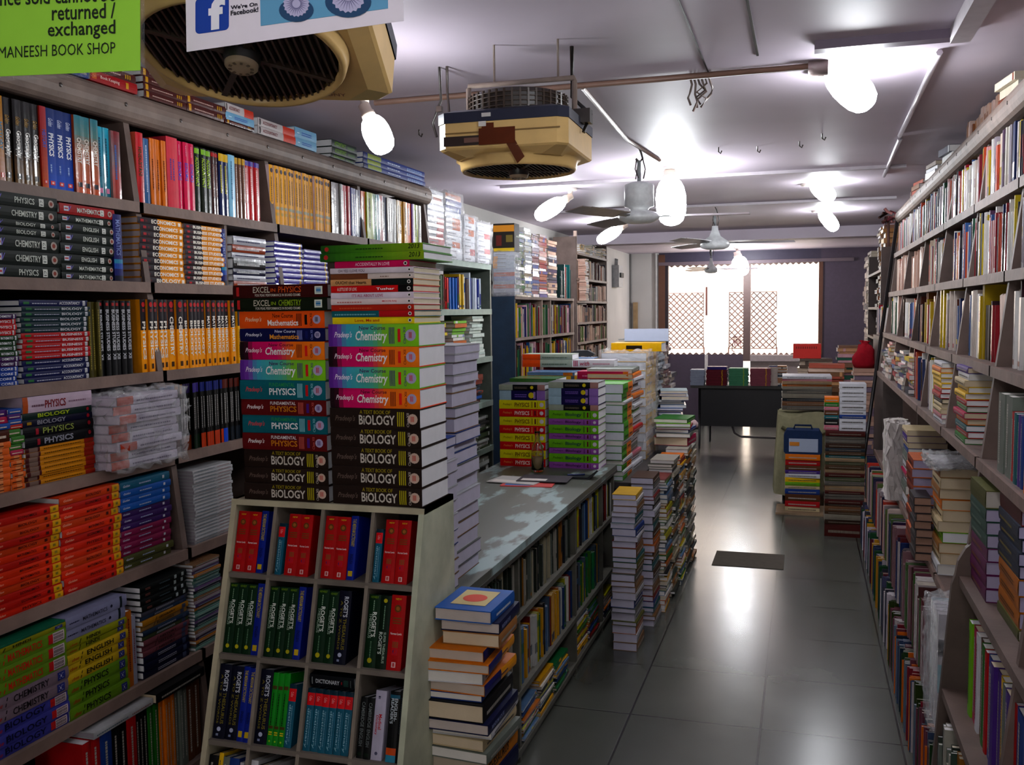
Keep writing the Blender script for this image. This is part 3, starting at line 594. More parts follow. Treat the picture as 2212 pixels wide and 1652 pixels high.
cp = strip([(-1.75, 3.74, Z_C - .014), (0, 3.74, Z_C - .014)], .012, lin('8a6a5c'), 'conduit_pipe', 'long brown conduit crossing the ceiling behind the two coolers')
m = MB(); m.tube([(0, 3.74, Z_C - .02), (.02, 3.74, Z_C - .02), (.07, 3.74, Z_C - .02)], .03, lin('8a7a78'), PLASTIC, 10); part('end_cap', m, cp)
strip([(-.86, 3.78, Z_C - .012), (-.9, 5.0, Z_C - .012), (-.84, 5.75, Z_C - .012)], .01, lin('8a7064'), 'conduit_pipe', 'brown conduit running along the ceiling towards the ceiling fan')
strip([(.44, 3.7, Z_C - .012), (.46, 5.4, Z_C - .012)], .012, lin('c8c0c8'), 'conduit_pipe', 'pale conduit along the ceiling beside the wall of magazines')
strip([(.47, 5.5, Z_C - .012), (.5, 7.0, Z_C - .012)], .012, lin('a098a0'), 'conduit_pipe', 'grey conduit further along the ceiling beside the wall of magazines')
# electrical box and wooden slat on the plain wall corner
e = thing('meter_box', (X_L, 14.0, 2.35), 'grey electric box on the white wall near the far corner', 'box')
m = MB(); m.box((0, -.16, -.16), (.1, .16, .16), lin('a8a8aa'), METAL); part('case', m, e)
m = MB()
for i in range(4): m.box((.1, -.1 + i * .055, -.02), (.125, -.06 + i * .055, .05), lin('2a2a2e'), PLASTIC)
part('switch', m, e)
m = MB()
for i in range(4): m.tube([(.03, -.09 + i * .06, .16), (.03, -.09 + i * .06 + .02, .26)], .008, lin('6a6a6c'), PLASTIC, 6)
part('cable', m, e)
e = onY(1362, 700, Y_B - .04); m = MB(); m.box((-.035, -.02, -.3), (.035, .03, .3), lin('a88a64'), WOOD)
o = part('wall_batten', m); o.location = (e.x + .08, Y_B - .035, e.z + .05); tag(o, 'brown wooden batten fixed upright on the back wall near the corner', 'batten')
m = MB(); m.tube([(X_L + .02, Y_B - .02, 0), (X_L + .02, Y_B - .02, Z_C)], .015, lin('8a8684'), PLASTIC); m.tube([(-2.29, Y_B - .02, 0), (-2.29, Y_B - .02, Z_C)], .02, lin('c8c4c2'), PLASTIC); struct('trim_7', m)
for px, py in ((905, 280), (1552, 318), (1636, 316), (1776, 288), (1727, 305)):
    q = onZ(px, py, Z_C); m = MB(); m.tube([(q.x, q.y, Z_C), (q.x, q.y, Z_C - .025), (q.x + .012, q.y, Z_C - .035), (q.x + .018, q.y, Z_C - .02)], .004, lin('3a322e'), METAL, 5)
    tag(part('ceiling_hook', m), 'small dark metal hook screwed into the bare ceiling', 'hook', 'bare hooks in the ceiling')


# ------------------------------------------------------------------ two wall bookcases whose fronts lean back
LEAN = 0.118
LAST = []
LV_L = [2.23, 1.96, 1.66, 1.375, 1.05, .70, .36, .06]
LV_R = [2.26, 1.96, 1.65, 1.345, .95, .56, .1]
FL = lambda z: -2.2 + LEAN * (2.5 - z)
FR = lambda z: 0.7 - LEAN * (2.5 - z)


def bookcase(side, posts, levels, label, z_top, back, z_low=0.0, rail=(2.5, 2.6), skip=()):
    s = 1 if side == 'L' else -1; Fx = FL if side == 'L' else FR
    e = thing('wall_bookcase', (Fx(1.2), posts[0], 0), label, 'bookcase')
    def sub(name, mb):
        mb.v = [(x - e.location.x, y - e.location.y, z) for x, y, z in mb.v]; return part(name, mb, e)
    for y in posts:
        low = [(Fx(z_low), z_low)] if side == 'L' or y < 3.5 else [(.74, z_low), (.74, 1.315), (Fx(1.315), 1.315)]
        m = MB(); m.prism([(back, z_low)] + low + [(Fx(z_top), z_top), (back, z_top)], 'y', y - .014, y + .014, C_BOARD, WOOD); sub('upright', m)
    for i, z in enumerate(levels):
        x = Fx(z - .015) + s * .004 + (.06 if side == 'R' and z < 1 else 0); m = MB()
        for a, b in zip(posts, posts[1:]):
            if (i, round(a, 2)) in skip: continue
            m.box((min(x, back), a + .014, z - .03), (max(x, back), b - .014, z), C_BOARD, WOOD); m.box((min(x, x + s * .012), a - .01, z - .032), (max(x, x + s * .012), b + .01, z + .003), lin('755f56'), WOOD)
        sub('shelf_board', m)
    m = MB(); xb = back - s * .01; m.box((min(back, xb), posts[0], z_low), (max(back, xb), posts[-1], z_top), lin('4a4038'), WOOD); sub('back_panel', m)
    m = MB(); prof = []; xf = Fx(rail[0]); hh = (rail[1] - rail[0]) / 2
    for k in range(9):
        a = -math.pi / 2 + math.pi * k / 8; prof.append((xf + s * (.005 + .035 * math.cos(a)), rail[0] + hh + hh * math.sin(a)))
    prof += [(back, rail[1]), (back, rail[1] - .02), (xf - s * .015, rail[1] - .02), (xf - s * .015, rail[0])]
    m.prism(prof, 'y', posts[0] - .02, posts[-1] + .03, lin('76655c'), WOOD)
    sub('cornice', m)
    m = MB(); y = posts[0] + .25
    while y < posts[-1]:
        M = Matrix.Translation((xf + s * .0375, y, rail[0] + hh)) @ Matrix.Rotation(math.pi / 2 * s, 4, 'Y'); m.lathe([(0.0, .004), (.007, .004), (.007, 0)], lin('3a302a'), METAL, 8, M); y += .29
    sub('nail_head', m)
    return e


PL = [1.86, 2.735, 3.61, 4.485, 5.37]
bookcase('L', PL, LV_L, 'tall wall bookcase of school guides with a rounded cornice, facing the display rack', 2.55, -2.62)

rnd = random.Random(11)
def up_row(z, px0, groups, where, group, X=None, D=.17, L=.245, start=1, name='guidebook', zz=.12, side='L', fallen=0.0):
    """Upright books from the survey column px0 on: groups of (design, count, end column[, height])."""
    Fx = FL if side == 'L' else FR; i = start; xf = Fx(z) if X is None else X
    y0 = y_at(px0, xf, z + zz)
    for g in groups:
        y1 = y_at(g[2], xf, z + zz); step = (y1 - y0) / g[1]
        if g[0] is not None:
            hh = g[3] if len(g) > 3 else L
            for k in range(g[1]):
                dx = rnd.uniform(.004, .016); t = round(abs(step) - .0012, 4)
                loc = (xf - dx * (1 if side == 'L' else -1), y0 + step * (k + .5), z)
                place_book(g[0], hh, t, D, loc, FACE[side], True, '%s, %s from the entrance on %s' % (DZ[g[0]]['words'], ORD[i], where), group, name); i += 1
        y0 = y1
    return i


def pile(loc, rotz, books, L, D, where, group, name='book', jit=.004, up_from_bottom=True, jrot=.012, count='top'):
    """Lying books, listed from the top down as (design, thickness[, length, depth])."""
    z = loc[2]; n = len(books); top = z
    for k, b in enumerate(reversed(books)):
        l_ = b[2] if len(b) > 2 and b[2] else L; d_ = b[3] if len(b) > 3 else D
        o = n - k if count == 'top' else k + 1
        LAST[:] = [b[1]]; LAST[:0] = [None]; LAST[0] = place_book(b[0], l_, b[1] - .0006, d_, (loc[0] + rnd.uniform(-jit, jit) * abs(math.sin(rotz)), loc[1] + rnd.uniform(-jit, jit), z), rotz + rnd.uniform(-jrot, jrot), False,
                   '%s, %s down in %s' % (DZ[b[0]]['words'], ORD[o], where), group, 'paperback' if b[0].startswith('novel') else name); z += b[1]
    return z


def wall_pile(z, px0, px1, books, where, group, D=.18, H=None, out=.012, side='L', name='textbook', yat=.1):
    Fx = FL if side == 'L' else FR; xf = Fx(z) - out * (1 if side == 'L' else -1)
    ya, yb = sorted((y_at(px0, xf, z + yat), y_at(px1, xf, z + yat)))
    if H: s = H / sum(b[1] for b in books); books = [(b[0], b[1] * s) + tuple(b[2:]) for b in books]
    return pile((xf, (ya + yb) / 2, z), FACE[side], books, yb - ya, D, where, group, name)


rep = lambda k, n, t: [(k, t)] * n
# --- row one
z = LV_L[0]; wh = "the guide wall's top shelf"; G1 = 'upright guides on the top shelf of the guide wall'
i = up_row(z, -14, [('history_gold', 2, 15), ('geography', 4, 92), ('history_red', 1, 106), ('physics_blue', 3, 165), ('chem_rust', 3, 217), ('cyan_guide', 2, 244, .23), ('redgrey_guide', 1, 263, .225)], wh, G1)
i = up_row(z, 289, [(None, 1, 303), ('hindi_red', 1, 319), ('steel_thin', 1, 331, .23), ('amber_guide', 3, 363, .235), ('salmon_guide', 1, 387, .255), ('magenta_guide', 3, 423, .25), ('accountancy_green', 3, 461), ('brown_thin', 2, 478), ('navy_thin', 2, 499),
                ('paleblue_thin', 1, 513, .25), ('cocoa_thin', 3, 534), ('red_thin', 3, 567)], wh, G1, start=i)
i = up_row(z, 588, [('yellow_thin', 16, 720, .255), ('wrap_umber', 1, 737, .25), ('wrap_grey', 1, 743, .25), ('wrap_pinkline', 3, 760, .25), ('wrap_royal', 2, 772)], wh, G1, start=i)
up_row(z, 776, [('wrap_midnight', 1, 786), ('wrap_tangerine', 1, 795), ('wrap_limeline', 1, 808), ('wrap_emerald', 1, 815), ('wrap_aqua', 1, 822), ('wrap_crimson', 1, 829), ('wrap_midnight', 1, 840), ('wrap_pearl', 2, 853), ('wrap_grey', 1, 860),
             ('wrap_sand', 1, 866), ('wrap_honey', 2, 882), ('wrap_tangerine', 1, 892), ('wrap_violet', 1, 898), ('wrap_limeline', 1, 906), ('wrap_pearl', 1, 912)], wh, G1, start=i)
# --- row two
z = LV_L[1]
tw = lambda *a: [('twelve_' + k, t) for k, t in a]
G2 = 'question banks on the second shelf of the guide wall'
wall_pile(z, -25, 128, tw(('physics', 33), ('chemistry', 33), ('biology', 18), ('biology', 22), ('chemistry', 37), ('chemistry', 36), ('physics', 34)), 'the near question-bank pile', G2, H=.243)
wall_pile(z, 130, 249, tw(('red', 32), ('mathematics', 26), ('english', 28), ('english', 32), ('english', 32), ('english', 30), ('mathematics', 26), ('mathematics', 26)), 'the far question-bank pile', G2, H=.233)
up_row(z, 249, [('maths_violet', 1, 268, .22)], 'the second shelf beside the question banks', G2)
G2b = 'amber guides on the second shelf of the guide wall'
wall_pile(z, 303, 396, rep('economics', 9, 22) + [('biology_amber', 22)], 'the economics pile', G2b, H=.225)
wall_pile(z, 398, 482, rep('business', 12, 20), 'the business studies pile', G2b, H=.222)
up_row(z, 483, [('maths_violet', 1, 494, .22)], 'the second shelf beside the business pile', G2b)
m = MB(); y = y_at(499, FL(z), z + .1); m.box((-2.55, y - .008, z), (FL(z) - .02, y + .008, LV_L[0] - .03), C_BOARD, WOOD); tag(part('divider_board', m), 'short wooden divider beside the amber guides on the second shelf', 'divider')
wall_pile(z, 503, 573, [('film_white', 30), ('film_rust', 26), ('film_white', 20), ('film_dark', 38), ('film_navy', 22), ('film_white', 20), ('film_rust', 22)], 'the film-wrapped pile behind the divider', 'film-wrapped textbooks on the second shelf', H=.2)
wall_pile(z, 594, 654, rep('purple_book', 9, 20), 'the first purple workbook pile', 'purple workbooks on the second shelf', H=.2)
wall_pile(z, 656, 708, rep('purple_book', 8, 20), 'the second purple workbook pile', 'purple workbooks on the second shelf', H=.18)
# --- row three
z = LV_L[2]; G3 = 'school sets on the third shelf of the guide wall'
wall_pile(z, -52, 36, [('set_chemistry', 14)] + rep('set_physics', 3, 16) + rep('set_maths', 4, 15) + rep('set_chemistry', 2, 15) + rep('set_blue', 4, 14), 'the near red, green and blue pile', G3, H=.2)
wall_pile(z, 47, 194, [('set_accountancy', 18)] + rep('set_biology', 5, 15) + rep('set_business', 5, 15) + rep('set_accountancy', 4, 17), 'the accountancy pile', G3, H=.24)
i = up_row(z, 197, [('olive_book', 3, 221, .235), ('business_black', 6, 290, .24)], "the guide wall's third shelf", G3)
up_row(z, 311, [('tall_physics', 5, 371), ('tall_chemistry', 2, 401), ('tall_biology', 5, 450), ('tall_mathematics', 6, 511), ('thin_yellowblack', 8, 548)], "the guide wall's third shelf", G3, start=i, L=.245)
# --- row four
z = LV_L[3]; G4 = 'school books on the fourth shelf of the guide wall'
wall_pile(z, -60, 20, [('slim_violet', 16), ('slim_pink', 16), ('slim_blue', 14), ('slim_brown', 30)] + rep('orange_slim', 8, 15), 'the nearest pile on the fourth shelf', G4, name='workbook', H=.225)
wall_pile(z, 22, 50, [('slim_blue', 14), ('slim_violet', 15), ('slim_blue', 15), ('slim_red', 12), ('slim_green', 20), ('slim_green', 20), ('slim_green', 18), ('slim_pink', 14)] + rep('orange_slim', 6, 16), 'the narrow pile on the fourth shelf', G4, name='workbook', H=.225)
wall_pile(z, 52, 201, [('physics_white', 44), ('bio_green', 18), ('bio_navy', 20), ('phys_black_lime', 28), ('phys_black_grey', 28)] + rep('amber_slim', 8, 13), 'the white-topped physics pile', G4, name='workbook', H=.252)
up_row(z, 352, [('bb_a', 4, 384), ('bb_b', 3, 402), ('bb_c', 3, 420), ('bb_d', 3, 437), ('bb_e', 9, 487), ('bb_g', 1, 496), ('bb_f', 6, 530)], "the guide wall's fourth shelf", G4, L=.235)
# --- row five
z = LV_L[4]; G5 = 'workbook piles on the fifth shelf of the guide wall'
mixo = ['os_economics', 'os_biology', 'os_biology', 'os_economics', 'os_biology', 'os_maths', 'os_economics', 'os_maths', 'os_maths', 'os_biology', 'os_economics', 'os_economics', 'os_physics']
wall_pile(z, -28, 131, [(k, 22) for k in mixo], 'the near orange pile', G5, name='workbook', H=.27, out=.0, D=.19)
wall_pile(z, 132, 261, [(k, 22) for k in ['os_biology', 'os_economics', 'os_maths', 'os_biology', 'os_maths', 'os_economics', 'os_physics', 'os_maths', 'os_biology', 'os_maths', 'os_physics', 'os_economics']], 'the far orange pile', G5, name='workbook', H=.285, out=.0, D=.19)
wall_pile(z, 262, 369, [('ns_teal', 26)] + rep('ns_blue', 3, 22) + rep('ns_purple', 3, 20) + rep('ns_magenta', 4, 20) + rep('ns_olive', 2, 22), 'the blue to pink workbook pile', G5, name='workbook', H=.28, out=.01)
wall_pile(z, 420, 503, rep('white_slim', 22, 12), 'the white booklet pile', 'white booklets on the fifth shelf', H=.26, out=.0, name='booklet')
# --- row six
z = LV_L[5]; G6 = 'textbook piles on the sixth shelf of the guide wall'
wall_pile(z, -30, 146, [('teal_folder', 7), ('sl_hindi', 14)] + rep('sl_maths', 3, 40) + rep('sl_chem', 2, 36) + rep('sl_bio', 3, 34), 'the mathematics and biology pile', G6, H=.30, out=.0)
wall_pile(z, 147, 276, rep('silver_maths', 2, 33) + rep('sl_hindi', 2, 19) + rep('sl_english', 3, 26) + rep('sl_physics', 3, 34), 'the English and physics pile', G6, H=.30, out=.0)
up_row(z, 277, [('upright_amber', 1, 290, .24), ('upright_white', 1, 299, .22)], 'the sixth shelf beside the physics pile', G6)
wall_pile(z, 308, 406, rep('black_small', 4, 24) + [('hs_grey', 18), ('hs_steel', 14), ('hs_ochre', 20), ('hs_cream', 20), ('hs_steel', 16), ('hs_moss', 18)] + rep('hs_rose', 3, 20) + rep('hs_ink', 3, 28), 'the history pile', G6, H=.30, out=.0)
wall_pile(z, 421, 478, [(STRIPES[(k * 7) % 10], 10) for k in range(26)], 'the striped booklet pile', 'striped slim booklets on the sixth shelf', H=.3, out=.0, name='booklet')
# --- bottom row
z = LV_L[6]
i = up_row(z, 190, [('pl_crimson', 2, 228), ('pl_blue', 1, 250), ('pl_black', 2, 282), ('pl_crimson', 1, 300), ('pl_black', 3, 330), ('pl_green', 2, 352), ('pl_orange', 4, 384), ('pl_grey', 3, 410), ('pl_brown', 2, 440)], 'the lowest shelf of the guide wall', 'books on the lowest shelf of the guide wall', L=.27, name='book')
y = y_at(130, FL(z), z); place_book('pl_orange', .26, .03, .2, (FL(z) - .02, y, z), FACE['L'] + .2, False, 'orange and white book lying open-side out at the near end of the lowest shelf', 'books on the lowest shelf of the guide wall')
y = y_at(385, FL(z), z + .3); place_book('pl_black', .25, .03, .18, (FL(z) + .01, y, z + .2725), FACE['L'], False, 'black book lying on top of the upright books on the lowest shelf', 'books on the lowest shelf of the guide wall')
y = y_at(330, FL(z), z + .3); place_book('white_slim', .26, .02, .2, (FL(z) + .0, y - .13, z + .2725), FACE['L'], False, 'curled white book lying on the upright books of the lowest shelf', 'books on the lowest shelf of the guide wall')
# --- on the cornice
def top_pile(px0, px1, books, where, D=.16, x=None):
    x = FL(2.5) + .02 if x is None else x; ya, yb = y_at(px0, x, 2.63), y_at(px1, x, 2.63)
    pile((x, (ya + yb) / 2, 2.6), FACE['L'], books, yb - ya, D, where, 'books lying on the cornice of the guide wall', 'textbook')
design('top_red', 'red book-keeping textbook', 'a8121e', [('t', 'Book Keeping', .2, .6, .5, .4, 'e8c8c0'), ('r', .74, .8, .2, .8, 'c89a20'), ('r', .03, .12, .2, .8, 'c86a20')])
design('top_brown', 'maroon wrapped commerce textbook', '5a241e', [('r', .04, .1, .1, .9, 'c89a1c'), ('l', .18, .66, .4, .7, 1, 'c8a8a0'), ('b', .76, .9, .25, .75, 3, 'b8901c')], gloss=True)
design('top_sky', 'sky blue textbook', '86b4d0', [('l', .3, .75, .3, .7, 2, '3a6ac0'), ('l', .1, .2, .4, .6, 1, 'e0f0f8')])
design('top_accountancy', 'white and red ACCOUNTANCY textbook', 'c4bcbc', [('t', 'ACCOUNTANCY', .12, .5, .5, .42, '8a1c28', 0, .02), ('r', .03, .06, .1, .9, '3a3030')], bands=[(.66, 1, 'cf4418')])
design('top_green', 'black and lime ACCOUNTANCY textbook', '16302a', [('t', 'ACCOUNTANCY', .1, .55, .5, .6, '86b024', 0, .02), ('l', .6, .9, .3, .7, 2, '6a9a40')])
design('top_blue', 'royal blue science textbook', '123c8c', [('r', .0, .04, 0, 1, '1c2c70'), ('r', .06, .26, .1, .9, '9aa83a'), ('l', .36, .56, .35, .7, 1, 'c8d4e8'), ('l', .68, .95, .2, .8, 2, '90b0dc')])
top_pile(140, 188, [('pl_blue', .03)], 'the near end of the cornice')
top_pile(191, 293, [('top_brown', .028), ('top_red', .034)], 'the red cornice pile')
top_pile(308, 400, [('top_brown', .028), ('top_brown', .024), ('top_brown', .024), ('top_brown', .026)], 'the first maroon cornice pile')
top_pile(402, 488, [('top_brown', .03), ('top_brown', .032)], 'the second maroon cornice pile')
top_pile(486, 548, [('top_accountancy', .034), ('top_sky', .032), ('top_brown', .016)], 'the sky blue cornice pile')
top_pile(556, 636, [('top_accountancy', .033), ('top_accountancy', .033)], 'the white accountancy cornice pile')
top_pile(638, 684, [('top_sky', .045), ('top_sky', .04)], 'the far sky blue cornice pile')
top_pile(716, 769, [('top_green', .034), ('top_green', .034), ('top_green', .018)], 'the lime accountancy cornice pile')
top_pile(786, 916, [('top_blue', .03), ('top_blue', .026), ('top_blue', .026)], 'the royal blue cornice pile', D=.2)

# a bundle of paperbacks in clear film, hanging over the edge of the fourth shelf
z = LV_L[3]; x = FL(z) + .05; yb = y_at(248, x, z + .1); ye = 2.712
e = thing('book_bundle', (x, (yb + ye) / 2, z), 'bundle of white paperbacks in shiny clear film jutting from the fourth shelf', 'bundle')
cv, pg = book_meshes('bundle_book', ye - yb, .026, .2, False); r2 = random.Random(4); zz = 0
for k in range(8):
    bk = part('bound_book', cv, e); bk.location = (r2.uniform(-.015, .01), r2.uniform(-.01, .01), zz); bk.rotation_euler = (0, 0, math.pi / 2 + r2.uniform(-.06, .06)); p_ = part('page_block', pg, bk); zz += .0285
def film(name, a, b, e, seed=1, amp=.012, n=14):
    """A crumpled sheet of clear film round the box a-b."""
    bm = bmesh.new(); bmesh.ops.create_cube(bm, size=1.0); bmesh.ops.subdivide_edges(bm, edges=bm.edges[:], cuts=n, use_grid_fill=True)
    rr = random.Random(seed); mb = MB()
    for v in bm.verts:
        for c in range(3): v.co[c] = (a[c] + b[c]) / 2 + v.co[c] * (b[c] - a[c]) + rr.uniform(-amp, amp)
    bm.verts.index_update(); mb.tri([v.co[:] for v in bm.verts], [[v.index for v in f.verts] for f in bm.faces], w1, FILM, True); bm.free()
    return part(name, mb, e)
film('plastic_wrap', (-.235, -(ye - yb) / 2 - .015, -.002), (.02, (ye - yb) / 2 + .02, zz + .012), e)


# ------------------------------------------------------------------ leaning display rack with dictionaries, piles on its top
RX0, RX1, RZ = -1.535, -.952, 1.335
RY = lambda z: 2.285 - (1.33 - z) * .28
RL = [1.14, .93, .715, .5, .28, .06]
RD = [RX0 + .012, -1.396, -1.25, -1.1, RX1 - .012]
e = thing('display_rack', ((RX0 + RX1) / 2, 2.3, 0), 'cream wooden display rack of dictionaries, leaning back under two tall textbook piles', 'rack')
cr, gw = lin('b0a78c'), lin('b0b49c')
def rsub(name, m, c=None): m.v = [(x - e.location.x, y - e.location.y, z) for x, y, z in m.v]; return part(name, m, e)
for x in (RX0, RX1 - .016):
    m = MB(); m.prism([(RY(0), 0), (RY(RZ), RZ), (2.5, RZ), (2.5, 0)], 'x', x, x + .016, cr if x == RX0 else gw, WOOD); rsub('side_panel', m)
m = MB(); m.box((RX0, RY(RZ) - .004, RZ - .016), (RX1, 2.5, RZ), cr, WOOD); rsub('top_board', m)
for z in RL:
    m = MB(); m.prism([(RY(z) + .002, z), (2.46, z), (2.46, z - .014), (RY(z) + .002, z - .014)], 'x', RX0 + .016, RX1 - .016, lin('6e655c'), WOOD); rsub('shelf_board', m)
for x in RD[1:4]:
    m = MB(); m.prism([(RY(0) + .004, 0), (RY(RZ - .016) + .004, RZ - .016), (2.44, RZ - .016), (2.44, 0)], 'x', x - .005, x + .005, lin('7a7064'), WOOD); rsub('divider', m)
m = MB(); m.box((RX0 + .01, 2.46, 0), (RX1 - .01, 2.475, RZ - .016), lin('3a342e'), WOOD); rsub('back_board', m)


def rack_row(zi, cells, where):
    z = RL[zi]; zt = (RL[zi - 1] - .014 if zi else RZ - .016); i = 1; top = zt - z
    for c, items in enumerate(cells):
        a, b = RD[c] + .007, RD[c + 1] - .007; tot = sum(t for _, t, *_ in items); x = a
        for it in items:
            k, t = it[0], it[1] / 1000; hh = (it[2] if len(it) > 2 else .93) * top
            if k:
                nm = 'thesaurus' if k.startswith('thes') else 'dictionary'
                place_book(k, hh, t - .001, .12, (x + t / 2, RY(z) + .012 + rnd.uniform(0, .004), z), 0, True, '%s, %s from the guide wall end in %s' % (DZ[k]['words'], ORD[i], where), 'dictionaries and thesauruses in the display rack', nm, tilt=(-.27, 0)); i += 1
            x += t


rd, bl, tl = ('dictionary_red', 37), ('dictionary_blue', 22, .95), ('dictionary_teal', 20, .78)
g_, nv, sv = ('thesaurus_green', 29, .95), ('thesaurus_navy', 36, .97), ('thesaurus_super', 30, .95)
rack_row(0, [[rd, rd, bl], [(None, 6), tl, (None, 8), ('dictionary_red', 38), rd], [rd, ('dictionary_red', 39), bl], [(None, 3), tl, (None, 6), rd, rd]], "the rack's top row")
rack_row(1, [[g_, g_, g_, ('dictionary_blue', 22, .97)], [g_, g_, g_, ('dictionary_blue', 22, .97)], [('thesaurus_green', 34, .97), g_, nv], [('thesaurus_green', 34, .95), ('thesaurus_super', 31, .95), ('dictionary_red', 42, .97)]], "the rack's second row")
gg = ('dictionary_green', 17, .92)
rack_row(2, [[('thesaurus_navy', 38, .96), ('thesaurus_navy', 37, .95), ('dictionary_blue', 20, .96), ('dictionary_blue', 20, .95)], [('thesaurus_navy', 38, .95), gg, gg, ('dictionary_green', 18, .93), ('dictionary_teal', 22, .8)],
             [('dictionary_teal', 22, .78)] * 6, [(None, 4), ('cambridge_black', 20, .75), ('cambridge_black', 20, .75), ('medical_white', 31, .85), (None, 10), ('reader_black', 28, .86), ('dark_tall', 14, .88)]], "the rack's third row")
rack_row(3, [[('pl_black', 30, .9), ('pl_yellow', 14, .94), ('pl_grey', 20, .9), ('pl_blue', 30, .9), ('pl_white', 12, .85)], [('pl_white', 22, .9), ('pl_black', 30, .85), ('pl_white', 24, .88), ('pl_cream', 30, .8)], [('pl_crimson', 60, .7)], [('pl_crimson', 50, .6)]], "the rack's bottom row")
zf = RL[2] + .78 * (RL[1] - .014 - RL[2]) * 1.0
place_book('dictionary_flat', .128, .032, .11, ((RD[2] + RD[3]) / 2, RY(zf) + .014, zf * 1.0 - .0), 0, False, 'black DICTIONARY lying flat on the row of six teal dictionaries', 'dictionaries and thesauruses in the display rack', 'dictionary')

PXL, PXR = (-1.5 - 1.226) / 2 - .002, (-1.226 - .957) / 2
t1 = pile((PXL, 2.29, RZ + .001), 0, [('excel_physics', .036, .29), ('excel_chemistry', .036, .285), ('maths_orange', .047), ('maths_navy', .036), ('chem_orange', .05), ('chem_lime', .056), ('phys_teal', .053), ('phys_maroon', .044), ('phys_teal', .05), ('phys_maroon', .046), ('biology', .05), ('biology', .044), ('biology', .047)], .262, .18,
     'the shorter rack pile', 'textbooks in the two piles on the display rack', 'textbook', jit=.004)
t2 = pile((PXR, 2.29, RZ + .001), 0, [('green_yearbook', .021, .292, .21), ('green_yearbook', .022, .298, .21), ('novel_magenta', .018, .215), ('novel_white', .015, .24), ('novel_tan', .015, .24), ('novel_cream', .017, .238), ('novel_red', .018, .236), ('novel_lilac', .016, .238), ('novel_pinkwhite', .016, .238), ('novel_rust', .016, .238), ('novel_tealred', .017, .24), ('novel_yellow', .018, .236),
     ('chem_lime', .06), ('chem_orange', .054), ('chem_lime', .057), ('chem_orange', .053), ('biology', .053), ('biology', .051), ('biology', .053), ('biology', .053), ('biology', .052)], .262, .19, 'the taller rack pile', 'textbooks in the two piles on the display rack', 'textbook', jit=.003)

# ------------------------------------------------------------------ long counter with book shelves under its top
K0, K1, KXR, KXL, KZ = 2.62, 5.62, -1.1, -1.8, .92
e = thing('shop_counter', (KXR, K0, 0), 'long grey counter with bookshelves under its worn top, behind the display rack', 'counter')
gc = lin('5a584e')
def csub(name, m, lab=None): m.v = [(x - e.location.x, y - e.location.y, z) for x, y, z in m.v]; return part(name, m, e, lab)


def worn_top():
    m_, t, p = new_mat('worn_counter_top'); tc = t.nodes.new('ShaderNodeTexCoord'); n = t.nodes.new('ShaderNodeTexNoise')
    mp = t.nodes.new('ShaderNodeMapping'); mp.inputs['Scale'].default_value = (4.5, 1.6, 1); t.links.new(tc.outputs['Object'], mp.inputs['Vector']); t.links.new(mp.outputs[0], n.inputs['Vector'])
    n.inputs['Scale'].default_value = 1.6; n.inputs['Detail'].default_value = 5; n.inputs['Roughness'].default_value = .55
    c = t.nodes.new('ShaderNodeValToRGB'); c.color_ramp.elements[0].position = .5; c.color_ramp.elements[1].position = .57
    c.color_ramp.elements[0].color = lin('4f5148'); c.color_ramp.elements[1].color = lin('8fa6a6')
    t.links.new(n.outputs['Fac'], c.inputs[0]); t.links.new(c.outputs[0], p.inputs['Base Color']); p.inputs['Roughness'].default_value = .4
    return m_


MATS.append(worn_top()); WORN = 15
m = MB(); m.box((KXL, K0, KZ - .03), (KXR + .02, K1, KZ), w1, WORN); m.box((KXL, K0, KZ - .045), (KXR + .022, K1, KZ - .03), lin('3c3a34'), WOOD); csub('counter_top', m)
CP = [K0, 3.62, 4.62, 5.28, K1]
for y in CP:
    m = MB(); m.box((KXL, y - .012, 0), (KXR, y + .012, KZ - .045), gc, WOOD); csub('upright', m)
for z in (.62, .3, .06):
    m = MB(); m.box((KXL, K0, z - .025), (KXR + .005, K1, z), gc, WOOD); csub('shelf_board', m)
m = MB(); m.box((KXL - .01, K0, 0), (KXL, K1, KZ - .045), lin('4a4840'), WOOD); csub('back_panel', m)
m = MB(); m.box((KXL, K0, 0), (KXR - .01, K1, .035), lin('2a2824'), WOOD); csub('plinth', m)

# books of the counter shelves, the far bookcases and the magazine wall stand in one mass: these helpers fill it
PAL_BRIGHT = '5a6a7a d8a820 c8c8c4 2a4a7a 2a7a4a b8b420 8a2a2a d8d4cc 3a3a40 c87828 6a88a8 487838'.split()
PAL_DARK = '3a4038 4a5048 a8a49a 30343a 7a8078 b0a890 485a50 a0702a'.split()
PAL_WALL = 'd8d4d2 c8bcb4 e0dedc a02838 2a3a6a c8b430 d8d4cc 6a4a6a 8a2a3a 48382e b0a8b0 d8c8b8 4a6a9a c05a3a 305a48 dcd8d4 c8a0a0 3a3a48 b8a020'.split()
PAL_PINK = 'd8b8a8 c8a898 d8c0b4 e0ccc0 b89080 a87868'.split()
rm = random.Random(23)
def rand_design(pal, two=.4):
    c = rm.choice(pal); bands = []
    if rm.random() < two: a = rm.uniform(.08, .8); bands.append((a, min(a + rm.uniform(.08, .4), 1), rm.choice(pal)))
    if rm.random() < .25: bands.append((.88, .95, rm.choice(pal)))
    return dict(col=lin(c), marks=(), bands=bands, grad=None, page=lin(rm.choice(['d8d4cc', 'c8bca8', 'dcd8d8'])), gloss=rm.random() < .35, cover=lin(c))
